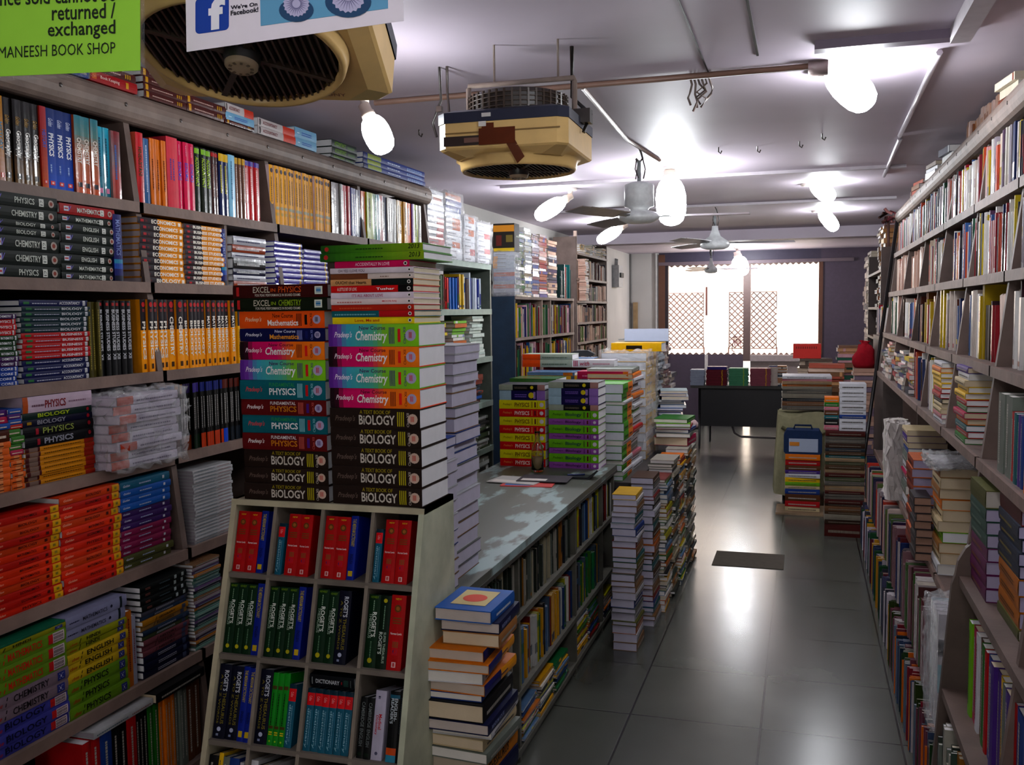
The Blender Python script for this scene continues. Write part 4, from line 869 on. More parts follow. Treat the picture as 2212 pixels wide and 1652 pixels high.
def mass_row(x, y0, y1, z, face, pal, h=(.2, .26), t=(.006, .02), D=.15, out=.02, two=.4, lean=0.0, gl=True):
    y = y0; s = 1 if y1 > y0 else -1
    while abs(y - y0) < abs(y1 - y0) - t[0]:
        d = rand_design(pal, two); d['gloss'] = d['gloss'] and gl; n = rm.choice([1, 1, 1, 2, 3, 4]); tt = rm.uniform(*t); hh = rm.uniform(*h)
        for _ in range(n):
            if abs(y - y0) + tt > abs(y1 - y0): break
            xx = x + rm.uniform(-out, 0) * (1 if face == 'L' else -1); M = Matrix.Translation((xx, y + s * tt / 2, z)) @ Matrix.Rotation(FACE[face], 4, 'Z')
            if lean: M = Matrix.Translation((xx, y + s * tt / 2, z)) @ Matrix.Rotation(lean, 4, 'X') @ Matrix.Rotation(FACE[face], 4, 'Z')
            mass_book(d, hh, tt, D, M, True); y += s * (tt + .0008)
        if s * (y1 - y) < t[0]: break
def mass_pile(x, y, z, face, pal, top, L=.24, D=.17, t=(.01, .03), jit=.008, two=.4, rot=0.0, pages=False):
    zz = z
    while zz < top - t[0]:
        tt = min(rm.uniform(*t), max(top - zz, t[0])); d = rand_design(pal, two)
        l_ = L * rm.uniform(.9, 1.0)
        M = Matrix.Translation((x + rm.uniform(-jit, jit), y + rm.uniform(-jit, jit), zz)) @ Matrix.Rotation((FACE[face] if face in FACE else face) + rot + rm.uniform(-.03, .03), 4, 'Z')
        mass_book(d, l_, tt, D * rm.uniform(.92, 1), M, False); zz += tt + .0005
    return zz


for (a, b), fills in zip(zip(CP, CP[1:]), ((1, 1, 1), (1, 1, 1), (1, 1, 1), (1, 1, 1))):
    for z, hmax in ((.62, .24), (.3, .26), (.06, .19)):
        if z == .06:
            y = a + .16
            while y < b - .1: mass_pile(KXR - .005, y, z, 'L', PAL_BRIGHT, z + rm.uniform(.13, .2), L=.25, t=(.006, .016)); y += .27
        elif a < 3:
            for yy in (a + .16, a + .42): mass_pile(KXR - .18, yy, z, 'R', ['d0d4d8', 'c8ccd4', '8ab0b8', 'b8bcc4'], z + hmax - .03, L=.24, t=(.02, .04))
            mass_row(KXR - .01, a + .56, b - .02, z, 'L', PAL_DARK, h=(hmax * .78, hmax * .93), t=(.006, .016))
        else: mass_row(KXR - .01, a + .02, b - .02 - (.25 if z == .3 and a > 5 else 0), z, 'L', PAL_DARK if (z > .6 and a < 4) else PAL_BRIGHT, h=(hmax * .78, hmax * .93), t=(.006, .02))
# page-ended textbook pile on the near end of the counter
rp = random.Random(5); KW = ['ft_white', 'ft_grey', 'ft_white', 'ft_tan', 'ft_blue', 'ft_white']
pile((-1.32, 2.86, KZ), -math.pi / 2, [(rp.choice(KW), t) for t in (.032, .045, .04, .05, .05, .045, .055, .05, .05, .05, .05)], .24, .2, 'the thick page-out pile on the counter', 'page-out textbooks on the near end of the counter', 'textbook', jit=.006)
pile((-1.34, 3.14, KZ), -math.pi / 2, [(rp.choice(KW), t) for t in (.03, .028, .045, .03, .03, .05, .035, .05, .04, .03, .045, .05, .05, .055, .05, .05, .05, .05, .05)], .25, .2, 'the taller page-out pile on the counter', 'page-out textbooks on the near end of the counter', 'textbook', jit=.01)
# two piles that face the entrance
G7 = 'physics and biology textbooks piled on the counter'
pile((-1.615, 5.42, KZ), 0, [('ps_black', .034), ('ps_purple', .06)] + [('pp_yellow', .052), ('pp_red', .048)] * 4, .285, .2, 'the red and yellow physics pile', G7, 'textbook')
pile((-1.3, 5.42, KZ), 0, [('ps_black', .036), ('ps_purple', .048), ('ps_purple', .05), ('ps_black', .034)] + [('pb_green', .05), ('pb_lilac', .036)] * 4, .3, .22, 'the lime and lilac biology pile', G7, 'textbook')
# bottle, papers and a dark tray on the counter
e = thing('glass_bottle', (-1.475, 5.25, KZ), 'small clear glass bottle standing before the red and yellow physics pile', 'bottle')
gl = glass_mat('bottle_glass', (.9, .85, .8, 1)); MATS.append(gl); BOT = 16
m = MB(); m.lathe([(.0, .002), (.034, .002), (.036, .012), (.036, .11), (.03, .15), (.016, .18), (.014, .225), (.017, .228), (.017, .238), (.012, .238), (.011, .18), (.027, .148), (.033, .11), (.033, .015), (0, .012)], w1, BOT, 20); part('body', m, e)
m = MB(); m.lathe([(0.0, .014), (.032, .014), (.032, .085), (0, .085)], lin('a8946a'), PAINT, 20); part('drink', m, e)
e = thing('pen_tray', (-1.2, 5.12, KZ), 'black curved tray standing before the lime and lilac biology pile', 'tray')
m = MB(); m.prism([(-.1, 0), (.07, 0), (.12, .05), (.115, .055), (.06, .012), (-.1, .012)], 'y', -.05, .05, lin('14161a'), PLASTIC); part('tray_body', m, e)
m = MB(); m.tube([(-.06, -.02, .017), (.03, .02, .017)], .005, lin('1c2c60'), PLASTIC, 6); part('pen', m, e)
for k, (x, y, c, r, lab) in enumerate(((-1.42, 4.88, 'c23a38', .1, 'red and blue leaflet on the counter, lowest of the loose papers'), (-1.5, 4.93, 'b8b4b0', -.15, 'pale magazine lying on the counter between the other loose papers'), (-1.36, 4.99, '403a40', .05, 'dark-edged magazine on the counter, nearest to the bottle'))):
    zz = KZ + .0045 * k; m = MB(); m.box((-.14, -.1, 0), (.14, .1, .004), lin(c), MATTE); m.box((-.12, -.08, .004), (.02, -.02, .0044), lin('3a5a9a' if k == 0 else 'd8d0c8'), MATTE, skip='-z'); o = part('leaflet', m); o.location = (x, y, zz); o.rotation_euler = (0, 0, r); tag(o, lab, 'leaflet', 'loose papers on the counter')
# floor pile between rack and aisle
rp = random.Random(9)
fl = [('fp_sun', .034, .2, .16), ('fp_navy', .03, .2, .165), ('pl_tan', .036, .17, .16), ('fp_yel', .03), ('fp_yel', .026), ('pl_white', .03), ('fp_yel', .03), ('pl_blue', .02), ('pl_black', .048), ('fp_navy', .03), ('pl_white', .022), ('pl_cream', .03), ('pl_grey', .03), ('fp_the', .05), ('fp_navy', .05), ('pl_cream', .04), ('pl_teal', .03), ('pl_white', .04), ('pl_orange', .05), ('pl_tan', .04), ('pl_white', .05), ('pl_blue', .05), ('pl_grey', .05), ('pl_tan', .05), ('pl_cream', .05), ('pl_brown', .05), ('pl_white', .04)]
design('fp_sun', 'blue textbook with a red sun cover', '2a6ab0', [('l', .2, .8, .3, .7, 1, 'd8e0e8')], page='b8aca4'); design('fp_navy', 'navy textbook', '141c4c', [('t', 'RANDOM HOUSE', .1, .5, .5, .36, '9098c0')], page='b8aca4'); design('fp_yel', 'orange and yellow textbook', 'd89a20', [('l', .2, .7, .4, .7, 1, '2a2a60')], bands=[(0, .5, '2a2c70')], page='b8a89a'); design('fp_the', 'gold THESAURUS', 'c08010', [('t', 'THESAURUS', .1, .7, .5, .5, '2a1a08', 0, .02)], page='a89a88')
DZ['fp_yel']['cover'] = lin('c87a1a')
tt = sum(b[1] for b in fl); sc = 1.06 / tt
pile((-.79, 2.43, 0), math.pi / 2, [(b[0], b[1] * sc) + tuple(b[2:]) for b in fl], .25, .2, 'the floor pile beside the rack', 'books in the floor pile beside the rack', jit=.022, jrot=.09)
m = MB(); zt = LAST[1]; m.box((-.06, .03, zt), (.07, .13, zt + .0006), lin('c0ac74'), MATTE, skip='-z'); m.face([(.0 + .034 * math.cos(a * math.pi / 12), .08 + .034 * math.sin(a * math.pi / 12), zt + .001) for a in range(24)], lin('c83a20'), MATTE); part('cover_art', m, LAST[0])


# ------------------------------------------------------------------ lamps, fans, coolers and signs under the ceiling
def deep(px, py, zc):                                     # the point at depth zc on a survey ray
    d = ray(px, py); d = d / (R[2] @ d); return Vector((d[0] * zc, d[1] * zc, EYE + d[2] * zc))
def axis_to(a, b):
    d = (b - a).normalized(); q = Vector((0, 0, 1)).rotation_difference(d); return Matrix.Translation(a) @ q.to_matrix().to_4x4()


CFL = [(.0, 0), (.5, .01), (.72, .08), (.9, .2), (1, .38), (1, .58), (.93, .76), (.75, .9), (.48, .97), (.2, .995), (0, 1)]
def bulb(base, tip, r, label, holder=.3, plate=True):
    e = thing('ceiling_bulb', base, label, 'light', 'lit bulbs under the ceiling')
    a = Vector((0, 0, 0)); b = tip - base; n = b.length; A = axis_to(a, b); hl = n * holder
    m = MB(); m.lathe([(0, -.01), (r * .42, -.01), (r * .42, hl * .5), (r * .5, hl * .5), (r * .5, hl), (r * .2, hl + .004)], lin('b8a898'), PLASTIC, 14, A); part('holder', m, e)
    m = MB(); m.lathe([(p[0] * r, hl + p[1] * (n - hl)) for p in CFL], w1, LAMP, 16, A); part('bulb', m, e)
    if plate:
        m = MB(); k = Z_C - base.z; m.lathe([(0, k), (.05, k), (.05, k - .015), (.02, k - .02), (.014, min(0, k - .021))], lin('c8bcb4'), PLASTIC, 14); part('ceiling_rose', m, e)
    return e
def ceil_at(px, py): return onZ(px, py, Z_C - .03)


bulb(deep(788, 232, 3.2), deep(834, 330, 3.2), .047, 'long lit bulb hanging just beyond the large near cooler', .22)
bulb(deep(1446, 372, 6.0), deep(1452, 487, 6.0), .095, 'big round lit bulb hanging beside the ceiling fan with the grey drum motor', .12)
bulb(deep(1232, 424, 7.0), deep(1158, 470, 6.9), .06, 'slanting lit bulb under the ceiling, before the film-wrapped piles', .2)
bulb(deep(1352, 486, 9.6), deep(1291, 522, 9.5), .06, 'slanting lit bulb above the far bookcases by the meter box', .2)
bulb(deep(1775, 128, 3.6), deep(1880, 230, 3.5), .065, 'largest slanting lit bulb, beside the wall of magazines', .2)
bulb(deep(1745, 384, 6.9), deep(1800, 432, 6.8), .062, 'slanting lit bulb, second along the magazine wall side', .2)
bulb(deep(1765, 444, 8.8), deep(1807, 497, 8.7), .062, 'slanting lit bulb, third and last along the magazine wall side', .2)
bulb(deep(1592, 545, 14.0), deep(1604, 596, 14.0), .12, 'far lit bulb hanging before the window wall', .2)


bulb(Vector((.2, 1.95, Z_C - .02)), Vector((.1, 2.0, Z_C - .26)), .06, 'lit bulb between the entrance and the largest slanting bulb', .2)
bulb(Vector((-.25, -.1, Z_C - .02)), Vector((-.3, .02, Z_C - .28)), .06, 'added unseen bulb near the entrance, lighting the paper signs', .2)  # fill bulb added out of view to light the signs and pile spines


def fan(hook, drop, motor, label, ang, blade_c, blen=.58, drum=True, slim=1.0):
    e = thing('ceiling_fan', hook, label, 'fan', 'ceiling fans')
    m = MB(); m.tube([(0, 0, 0), (.012, 0, -.03), (.02, 0, -.06), (0, 0, -.085), (-.018, 0, -.06)], .006, lin('3a3230'), METAL, 6)
    for k in range(3): a = k * 2.1; m.tube([(.02 * math.cos(a), .02 * math.sin(a), -.06), (.035 * math.cos(a), .035 * math.sin(a), -.12), (.025 * math.cos(a + .5), .025 * math.sin(a + .5), -.17)], .004, lin('4a4240'), METAL, 5)
    part('hook', m, e)
    m = MB(); m.tube([(0, 0, -.07), (0, 0, -drop)], .011, lin('9aa0a2'), METAL, 8); part('down_rod', m, e)
    c = lin('eef2f4'); z = -drop
    if drum: pr = [(0, 0), (.05, 0), (.078, -.012), (.082, -.02), (.082, -.135), (.06, -.14), (.05, -.155), (.1, -.17), (.115, -.19), (.112, -.205), (.07, -.225), (0, -.23)]
    else: pr = [(0, 0), (.025, 0), (.03, -.04), (.05, -.09), (.085, -.115), (.12, -.14), (.13, -.165), (.12, -.19), (.08, -.205), (0, -.21)]
    m = MB(); m.lathe([(r * slim, z + q) for r, q in pr], c, METAL, 28); part('motor', m, e)
    zb = z - (.19 if drum else .15)
    for k in range(3):
        a = ang + k * 2 * math.pi / 3; M = Matrix.Translation((0, 0, zb)) @ Matrix.Rotation(a, 4, 'Z') @ Matrix.Rotation(.17, 4, 'X')
        m = MB(); m.box((.09, -.014, -.004), (.2, .014, .003), lin('6a6c70'), METAL, M=M); n = 6
        for i in range(n):
            x0, x1 = .17 + (blen - .17) * i / n, .17 + (blen - .17) * (i + 1) / n; w = .055 + .012 * math.sin(math.pi * (i + .5) / n)
            m.box((x0, -w, -.002), (x1, w, .002), blade_c, METAL, M=M)
        part('blade', m, e)
    return e


fan(Vector((-.895, 5.34, Z_C)), .19, None, 'ceiling fan with a grey drum motor, nearest to the coolers', 2.2, lin('8a7c78'), .6)
fan(Vector((-.77, 8.6, Z_C)), .17, None, 'bell-shaped grey ceiling fan in the middle of the shop', .12, lin('9a9498'), .68, False)
fan(Vector((-1.25, 13.4, Z_C)), .2, None, 'brown-bladed ceiling fan before the window wall', .15, lin('7a5448'), .62, False, .7)


def cooler(c, B, label, tape, h=.215):
    """B: the cooler's own axes as a 3x3 matrix; c: the middle of its outlet."""
    e = thing('air_cooler', c, label, 'air cooler', 'hanging air coolers'); e.rotation_euler = B.to_euler()
    be, nv_, bk_ = lin('cfab6c'), lin('1c2034'), lin('2a211c')
    def ring(pts): return pts
    m = MB(); k = .05                                       # body: chamfered square tub
    sq = lambda s_, c_: [(-s_ + c_, -s_), (s_ - c_, -s_), (s_, -s_ + c_), (s_, s_ - c_), (s_ - c_, s_), (-s_ + c_, s_), (-s_, s_ - c_), (-s_, -s_ + c_)]
    lv = [(h - .04, .05, .03), (h - .006, .03, .05), (h, .03, .056), (h, .03, .135)]
    P = [[Vector((x, y, z)) for x, y in sq(s_, c_)] for s_, c_, z in lv]
    m.face(list(reversed(P[0])), be, PLASTIC)
    for a, b in zip(P, P[1:]):
        for i in range(8): m.face([a[i], a[(i + 1) % 8], b[(i + 1) % 8], b[i]], be, PLASTIC)
    m.box((-h + .03, -h - .004, .1), (h - .02, -h, .104), lin('7a5c30'), PLASTIC)
    part('tub', m, e)
    P = [[Vector((x, y, z)) for x, y in sq(s_, .03)] for s_, z in ((h + .003, .135), (h + .003, .168), (h - .02, .178))]; m = MB()
    for a, b in zip(P, P[1:]):
        for i in range(8): m.face([a[i], a[(i + 1) % 8], b[(i + 1) % 8], b[i]], nv_, PLASTIC)
    m.face(P[2], nv_, PLASTIC); m.box((-.06, -h - .006, .148), (-.03, -h - .003, .16), lin('c8c4c0'), PLASTIC); part('lid', m, e)
    m = MB(); m.lathe([(.165, .176), (.165, .235), (.15, .252), (.1, .26), (0, .262)], lin('241a14'), PLASTIC, 40, sm=False)
    for i in range(40):
        a = 2 * math.pi * i / 40; m.box((.163, -.003, .178), (.17, .003, .245), lin('3a2c22'), PLASTIC, M=Matrix.Rotation(a, 4, 'Z'))
    for zz in (.19, .205, .22, .234): m.lathe([(.164, zz), (.17, zz), (.17, zz + .003), (.164, zz + .003)], lin('3a2c22'), PLASTIC, 40)
    part('top_vent', m, e)
    m = MB(); m.lathe([(.212, .036), (.2, .03), (.196, .008), (.191, 0), (.184, .0), (.18, .012)], be, PLASTIC, 48); part('outlet_ring', m, e)
    m = MB(); m.lathe([(.18, .02), (0, .02)], bk_, PLASTIC, 40, sm=False)
    x = -.17
    while x < .171:
        w = math.sqrt(max(.178 ** 2 - x * x, 0)); m.box((x - .002, -w, .006), (x + .002, w, .018), lin('3a2e28'), PLASTIC); x += .0142
    for a in (.5, .5 + math.pi / 2): m.box((-.176, -.006, .004), (.176, .006, .014), lin('33281f'), PLASTIC, M=Matrix.Rotation(a, 4, 'Z'))
    part('louver_grille', m, e)
    m = MB(); m.lathe([(.036, .012), (.034, -.006), (.03, -.012)], lin('1c1a1c'), PLASTIC, 24); m.lathe([(.032, -.006), (.031, -.016), (.026, -.02), (0, -.02)], lin('a8947a'), PLASTIC, 24)
    for i in range(10):
        a = i * math.pi / 5; m.box((.018, -.0025, -.0215), (.024, .0025, -.0195), lin('6a5a48'), PLASTIC, M=Matrix.Rotation(a, 4, 'Z'))
    part('hub', m, e)
    if tape:
        m = MB(); m.box((-.19, -h - .003, .062), (.0, -h + .002, .092), lin('2a1c18'), PLASTIC); m.box((-.12, -h - .005, .07), (-.07, -h - .003, .085), lin('6a4a40'), PLASTIC); m.box((-.19, -h + .008, .052), (.0, -h + .02, .06), lin('231a16'), PLASTIC); part('control_slot', m, e)
        tc = lin('6e3a22'); m = MB(); m.box((-.07, -h - .0065, .06), (.05, -h - .004, .112), tc, GLOSS); m.box((-.06, -h - .0065, .112), (-.02, -h - .004, .128), tc, GLOSS)
        m.face([(.02, -h - .005, .062), (.05, -h - .005, .07), (.075, -h + .015, .02), (.05, -h + .02, .0)], tc, GLOSS); m.box((-.07, -h - .0075, .118), (-.045, -h - .0065, .134), lin('d8d4d0'), GLOSS); part('packing_tape', m, e)
    else:
        m = MB(); m.tube([(.07, .165, .027), (.14, .155, .027)], .008, lin('14141c'), PLASTIC, 8); part('nameplate', m, e)
        m = MB(); V, Fc = glyphs('SYMPHONY', 0, .01); m.tri([(.06 + v[0] * .1, .19 - v[1] * .012, .0285) for v in V], [f[::-1] for f in Fc], lin('7a4a30'), PLASTIC); part('lettering', m, e)
    pc = lin('7a6a60'); Bi = B.inverted(); up = lambda x, y, z, k: tuple(Bi @ Vector((0, 0, k)) + Vector((x, y, z)))
    top = lambda x, y, z: Z_C - (Vector(c) + B @ Vector((x, y, z))).z
    m = MB(); a, b = (-h + .04, 0, .165), (h - .02, 0, .165); ta, tb = top(*a) - .13, top(*b) - .13
    m.tube([a, up(*a, ta - .01), up(*a, ta), up(*b, tb), up(*b, tb - .01), b], .009, pc, METAL, 8)
    for f in (.25, .85):
        q = tuple(Vector(a).lerp(Vector(b), f)); m.tube([up(*q, top(*q) - .13), up(*q, top(*q))], .004, pc, METAL, 6)
    part('hanger_frame', m, e)
    m = MB(); q = (h - .05, .1, .2); m.tube([(h + .01, .0, .12), (h + .03, .02, .18), (h + .0, .05, .21), up(*q, .06), up(*q, top(*q))], .007, lin('1c1816'), PLASTIC, 6); m.box((h - .02, -.02, .15), (h + .035, .03, .195), lin('2a2220'), PLASTIC); part('power_cable', m, e)
    return e


# the near one hangs tilted towards the entrance
c1 = deep(523, 128, 1.8); d1 = (c1 - Vector((0, 0, EYE))).normalized(); r1 = Vector(R.T @ np.array([1, 0, 0.])); dn = Vector(R.T @ np.array([0, 1, 0.]))
r1 = (r1 - d1 * r1.dot(d1)).normalized(); dn = d1.cross(r1).normalized(); dn = dn if dn.z < 0 else -dn
n1 = (-d1 * .47 + (r1 * -.19 + dn * .98).normalized() * .883).normalized()
u1 = -n1; x1_ = (deep(821, 214, 1.95) - deep(530, 249, 1.95)).normalized(); x1_ = (x1_ - u1 * x1_.dot(u1)).normalized(); y1_ = u1.cross(x1_)
cooler(c1, Matrix((x1_, y1_, u1)).transposed(), 'large beige air cooler hanging nearest, its round dark grille seen from below', False, .25)
cooler(Vector((-.935, 3.13, 2.32)), Matrix.Rotation(.02, 3, 'Z'), 'beige and navy air cooler with brown tape, hanging beyond the nearer one', True)

# loose wires under the conduit
m = MB(); p0 = deep(1510, 172, 3.72); wr = random.Random(3)
for i in range(6):
    x = p0.x - .03 + .014 * i; l_ = wr.uniform(.09, .16)
    m.tube([(x, p0.y - .06, Z_C), (x + .01, p0.y - .06, p0.z - .03), (x + wr.uniform(-.03, .03), p0.y - .05, p0.z - l_ * .5), (x + wr.uniform(-.02, .02), p0.y - .06, p0.z - l_ * .75), (x + wr.uniform(-.02, .02), p0.y - .05, p0.z - l_)], .0045, lin(wr.choice(['2a2422', '4a3c38', '6a5a54'])), PLASTIC, 5)
tag(part('wire_tangle', m), 'tangle of loose wires dangling from the ceiling conduit', 'wires')
m = MB(); p0 = deep(950, 200, 3.5)
m.tube([(p0.x, p0.y, Z_C), (p0.x + .004, p0.y, p0.z - .03), (p0.x - .01, p0.y, p0.z - .06), (p0.x - .03, p0.y, p0.z - .11), (p0.x - .015, p0.y, p0.z - .16)], .005, lin('2a2422'), PLASTIC, 6)
m.tube([(p0.x + .03, p0.y, Z_C), (p0.x + .03, p0.y, p0.z), (p0.x + .045, p0.y - .02, p0.z - .1)], .005, lin('3a302c'), PLASTIC, 6)
m.box((p0.x - .012, p0.y - .01, p0.z - .07), (p0.x + .008, p0.y + .01, p0.z - .05), lin('3a2c28'), PLASTIC)
tag(part('dangling_cable', m), 'dark cable with a connector dangling beside the taped cooler', 'cable')


# paper signs hung near the entrance
def on_sign(Y, off): return lambda x, y: tuple(onY(x, y, Y - off))
def sheet(name, Y, poly, col, off, parent=None, th=.0006, mat=MATTE):
    P = on_sign(Y, off); a = [P(*p) for p in poly]; b = [(x, y + th, z) for x, y, z in a]; m = MB(); n = len(a)
    m.face(a[::-1], lin(col), mat); m.face(b, lin(col), mat)
    for i in range(n): m.face([a[i], a[(i + 1) % n], b[(i + 1) % n], b[i]], lin(col), mat)
    return part(name, m, parent)
def sign_text(mb, Y, s, x0, x1, yb, h, col, off, slope, shear=0, bold=.012):
    V, Fc = glyphs(s, shear, bold); P = on_sign(Y, off); mb.tri([P(x0 + v[0] * (x1 - x0), yb + slope * (x0 + v[0] * (x1 - x0)) - h * v[1]) for v in V], Fc, lin(col), MATTE)


YS = 1.2
e = thing('hanging_sign', (0, 0, 0), 'lime green paper sign of the book shop about returned books', 'sign', 'paper signs by the entrance')
sheet('paper', YS, [(-260, 176), (303, 152), (302, -120), (-260, -110)], '94cf3c', 0, e)
m = MB(); tx = dict(col='1c2418', off=.0012, slope=-.043)
sign_text(m, YS, 'returned /', 112, 249, 49.5, 34, **tx); sign_text(m, YS, 'exchanged', 103, 249, 93, 40, **tx); sign_text(m, YS, 'MANEESH BOOK SHOP', -3, 249, 126, 25, bold=.0, **tx); sign_text(m, YS, 'Books once sold cannot be', -110, 249, 13, 34, **tx)
part('lettering', m, e)
m = MB(); P = on_sign(YS, -.0015); a = [P(*p) for p in [(-270, 186), (313, 161), (311, -126), (-270, -120)]]; m.face(a[::-1], w1, GLASS); m.face([(x, y + .0004, z) for x, y, z in a], w1, GLASS); part('clear_sleeve', m, e)
m = MB()
for px in (20, 280): q = onY(px, -118, YS); m.tube([tuple(q), (q.x, q.y, Z_C)], .0012, lin('c8c4c0'), PLASTIC, 5)
part('thread', m, e)
e = thing('hanging_sign', (0, 0, 0), 'white paper sign with a blue square f logo, hanging before the near cooler', 'sign', 'paper signs by the entrance')
sl = -.143; Bx = lambda x: 112 + sl * (x - 403); YF = 1.28
sheet('paper', YF, [(403, 112), (872, 45), (868, -230), (398, -163)], 'e4dce6', 0, e)
rr_ = [(424, 78 - 66), (424, 61)]
def rpoly(x0, x1, t, b, r=9):
    out = []
    for cx, cy, a0 in ((x1 - r, t + r, -90), (x1 - r, b - r, 0), (x0 + r, b - r, 90), (x0 + r, t + r, 180)):
        for k in range(5): a = math.radians(a0 + k * 22.5); x = cx + r * math.cos(a); out.append((x, cy + r * math.sin(a) + sl * (x - x0)))
    return out
sheet('logo_badge', YF, rpoly(422, 494, -2, 74), '1a3f9e', .0008, e)
m = MB(); V, Fc = glyphs('f', 0, .05); P = on_sign(YF, .0018); m.tri([P(450 + v[0] * 36, 70 + sl * (450 + v[0] * 36 - 422) - 68 * v[1]) for v in V], Fc, lin('e8e6f0'), MATTE); part('logo_letter', m, e)
m = MB(); kk = dict(col='24202e', off=.0012, slope=sl, bold=.03); sign_text(m, YF, "We're On", 498, 556, 21 + .143 * 498 , 9, **kk); sign_text(m, YF, 'Facebook!', 498, 558, 34 + .143 * 498, 11, **kk); part('lettering', m, e)
pic = sheet('picture', YF, [(563, 56), (838, 18), (836, -130), (560, -92)], '5f9cc0', .0008, e)
for cx, cy, r in ((640, 8, 30), (752, -10, 40)):
    P = on_sign(YF, .0016); m = MB(); m.face([P(cx + r * 1.25 * math.cos(a * math.pi / 12), cy + 14 + r * .85 * math.sin(a * math.pi / 12)) for a in range(24)][::-1], lin('24466a'), MATTE)
    P = on_sign(YF, .0022); m.face([P(cx + r * (.86 + .1 * (a % 2)) * math.cos(a * math.pi / 20), cy + r * (.86 + .1 * (a % 2)) * math.sin(a * math.pi / 20)) for a in range(40)][::-1], lin('b8b4d4'), MATTE)
    P = on_sign(YF, .0026)
    for a in range(26):
        t_ = a * math.pi / 13; c_, s_ = math.cos(t_), math.sin(t_); m.face([P(cx + r * .3 * c_ - 1.2 * s_, cy + r * .3 * s_ + 1.2 * c_), P(cx + r * .3 * c_ + 1.2 * s_, cy + r * .3 * s_ - 1.2 * c_), P(cx + r * .85 * c_, cy + r * .85 * s_)], lin('6a6890'), MATTE)
    part('flower_print', m, pic)
m = MB()
for px, py in ((430, -166), (840, -226)): q = onY(px, py, YF); m.tube([tuple(q), (q.x, q.y, Z_C)], .0012, lin('c8c4c0'), PLASTIC, 5)
part('thread', m, e)


# ------------------------------------------------------------------ steel rack, blue bookcase and wooden rack along the far part of the guide wall
def carcass(name, label, x0, x1, y0, y1, posts, levels, top, cols, front='x1', th=.025, post_top=None, end=None):
    e = thing(name, ((x0 + x1) / 2, y0, 0), label, 'rack' if 'rack' in name else 'bookcase')
    def sub(n_, m): m.v = [(x - e.location.x, y - e.location.y, z) for x, y, z in m.v]; return part(n_, m, e)
    for y in posts:
        m = MB(); m.box((x0, y - .014, 0), (x1, y + .014, (post_top or top)), cols[0] if y != posts[0] or end is None else end, WOOD if 'steel' not in name else METAL); sub('upright', m)
    for z in levels:
        m = MB(); m.box((x0, y0, z - th), (x1 + .008, y1, z), cols[1], WOOD if 'steel' not in name else METAL); sub('shelf_board', m)
    return e


SX = -2.25
carcass('steel_rack', 'grey-green steel rack of parcels and books behind the display rack', -2.62, SX, 5.5, 6.76, [5.5, 6.76], [.5, .85, 1.19, 1.52, 1.87, 2.2], 2.25, (lin('4a5048'), lin('6f8278')), th=.04)
wrapP = 'd8dce0 c8ccd0 e0e2e4 b81c2c c8c4c8 a0602c d4d6da'.split()
GLP = lambda cs: [dict(col=lin(c), marks=(), bands=b, grad=None, page=lin('c8ccd4'), gloss=True, cover=lin(c)) for c, b in cs]
def fixed_pile(x, y, z, face, ds, ts, L, D, jit=.006, rot=0.0):
    r9 = random.Random(int((x + y * 7) * 100)); zz = z
    for d, t in zip(ds, ts):
        mass_book(d, L * r9.uniform(.95, 1), t - .0008, D, Matrix.Translation((x + r9.uniform(-jit, jit), y + r9.uniform(-jit, jit), zz)) @ Matrix.Rotation((FACE[face] if face in FACE else face) + rot + r9.uniform(-.02, .02), 4, 'Z'), False); zz += t
    return zz


def bundle(name, loc, rotz, cols, t, L, D, label, group, wrap=True, amp=.008, seed=1, cat='bundle'):
    """A parcel of like books in clear film: books as parts, the film round them."""
    e = thing('book_bundle', loc, label, cat, group); e.rotation_euler = (0, 0, rotz); z = 0; rr = random.Random(seed)
    for c in cols:
        key = 'bd_' + (c if isinstance(c, str) else c[0])
        if key not in DZ: design(key, 'wrapped book', c if isinstance(c, str) else c[0], [('l', .1, .6, .3, .7, 1, '8a8a90')], bands=() if isinstance(c, str) else c[1], gloss=True, page='c4c8d0')
        cv, pg = book_meshes(key, L, t, D, False); b = part('bound_book', cv, e); b.location = (rr.uniform(-.005, .005), rr.uniform(-.004, .004), z); part('page_block', pg, b); z += t + .0006
    if wrap: film('plastic_wrap', (-L / 2 - .012, -.016, -.001), (L / 2 + .012, D + .01, z + .01), e, seed, amp, 12)
    return e


GW = 'film-wrapped parcels on the steel rack'
rw, wh_, og = ('c4c6cc', ((.55, 1, 'b01828'),)), 'cdd0d6', ('c8c8cc', ((.4, .9, 'b8662a'),))
def ybund(px0, px1, cols, H, label, seed, D=.22, x=SX - .0, z=2.2):
    ya, yb = y_at(px0, x, z + .2), y_at(px1, x, z + .2); t = H / len(cols)
    bundle('', (x, (ya + yb) / 2, z + .001), math.pi / 2, cols, t - .0006, abs(yb - ya) - .03, D, label, GW, seed=seed)
ybund(921, 960, [rw, ('b01828', ()), ('b01828', ()), rw, rw, rw, wh_, wh_, og, wh_], .42, 'red and white parcel on the steel rack, nearest to the guide wall', 3)
ybund(961, 998, [wh_, wh_, og, wh_, wh_, og, og, wh_, ('2a4a8a', ()), ('2a4a8a', ()), ('b06a30', ())], .43, 'white and blue-topped parcel on the steel rack, second from the guide wall', 4)
ybund(1000, 1027, [wh_, rw, wh_, wh_, og, wh_, og], .31, 'orange-topped white parcel on the steel rack, third from the guide wall', 5)
ybund(1029, 1060, [wh_, wh_, rw, wh_, wh_, rw, wh_, wh_], .29, 'plain white parcel at the far end of the steel rack', 6)
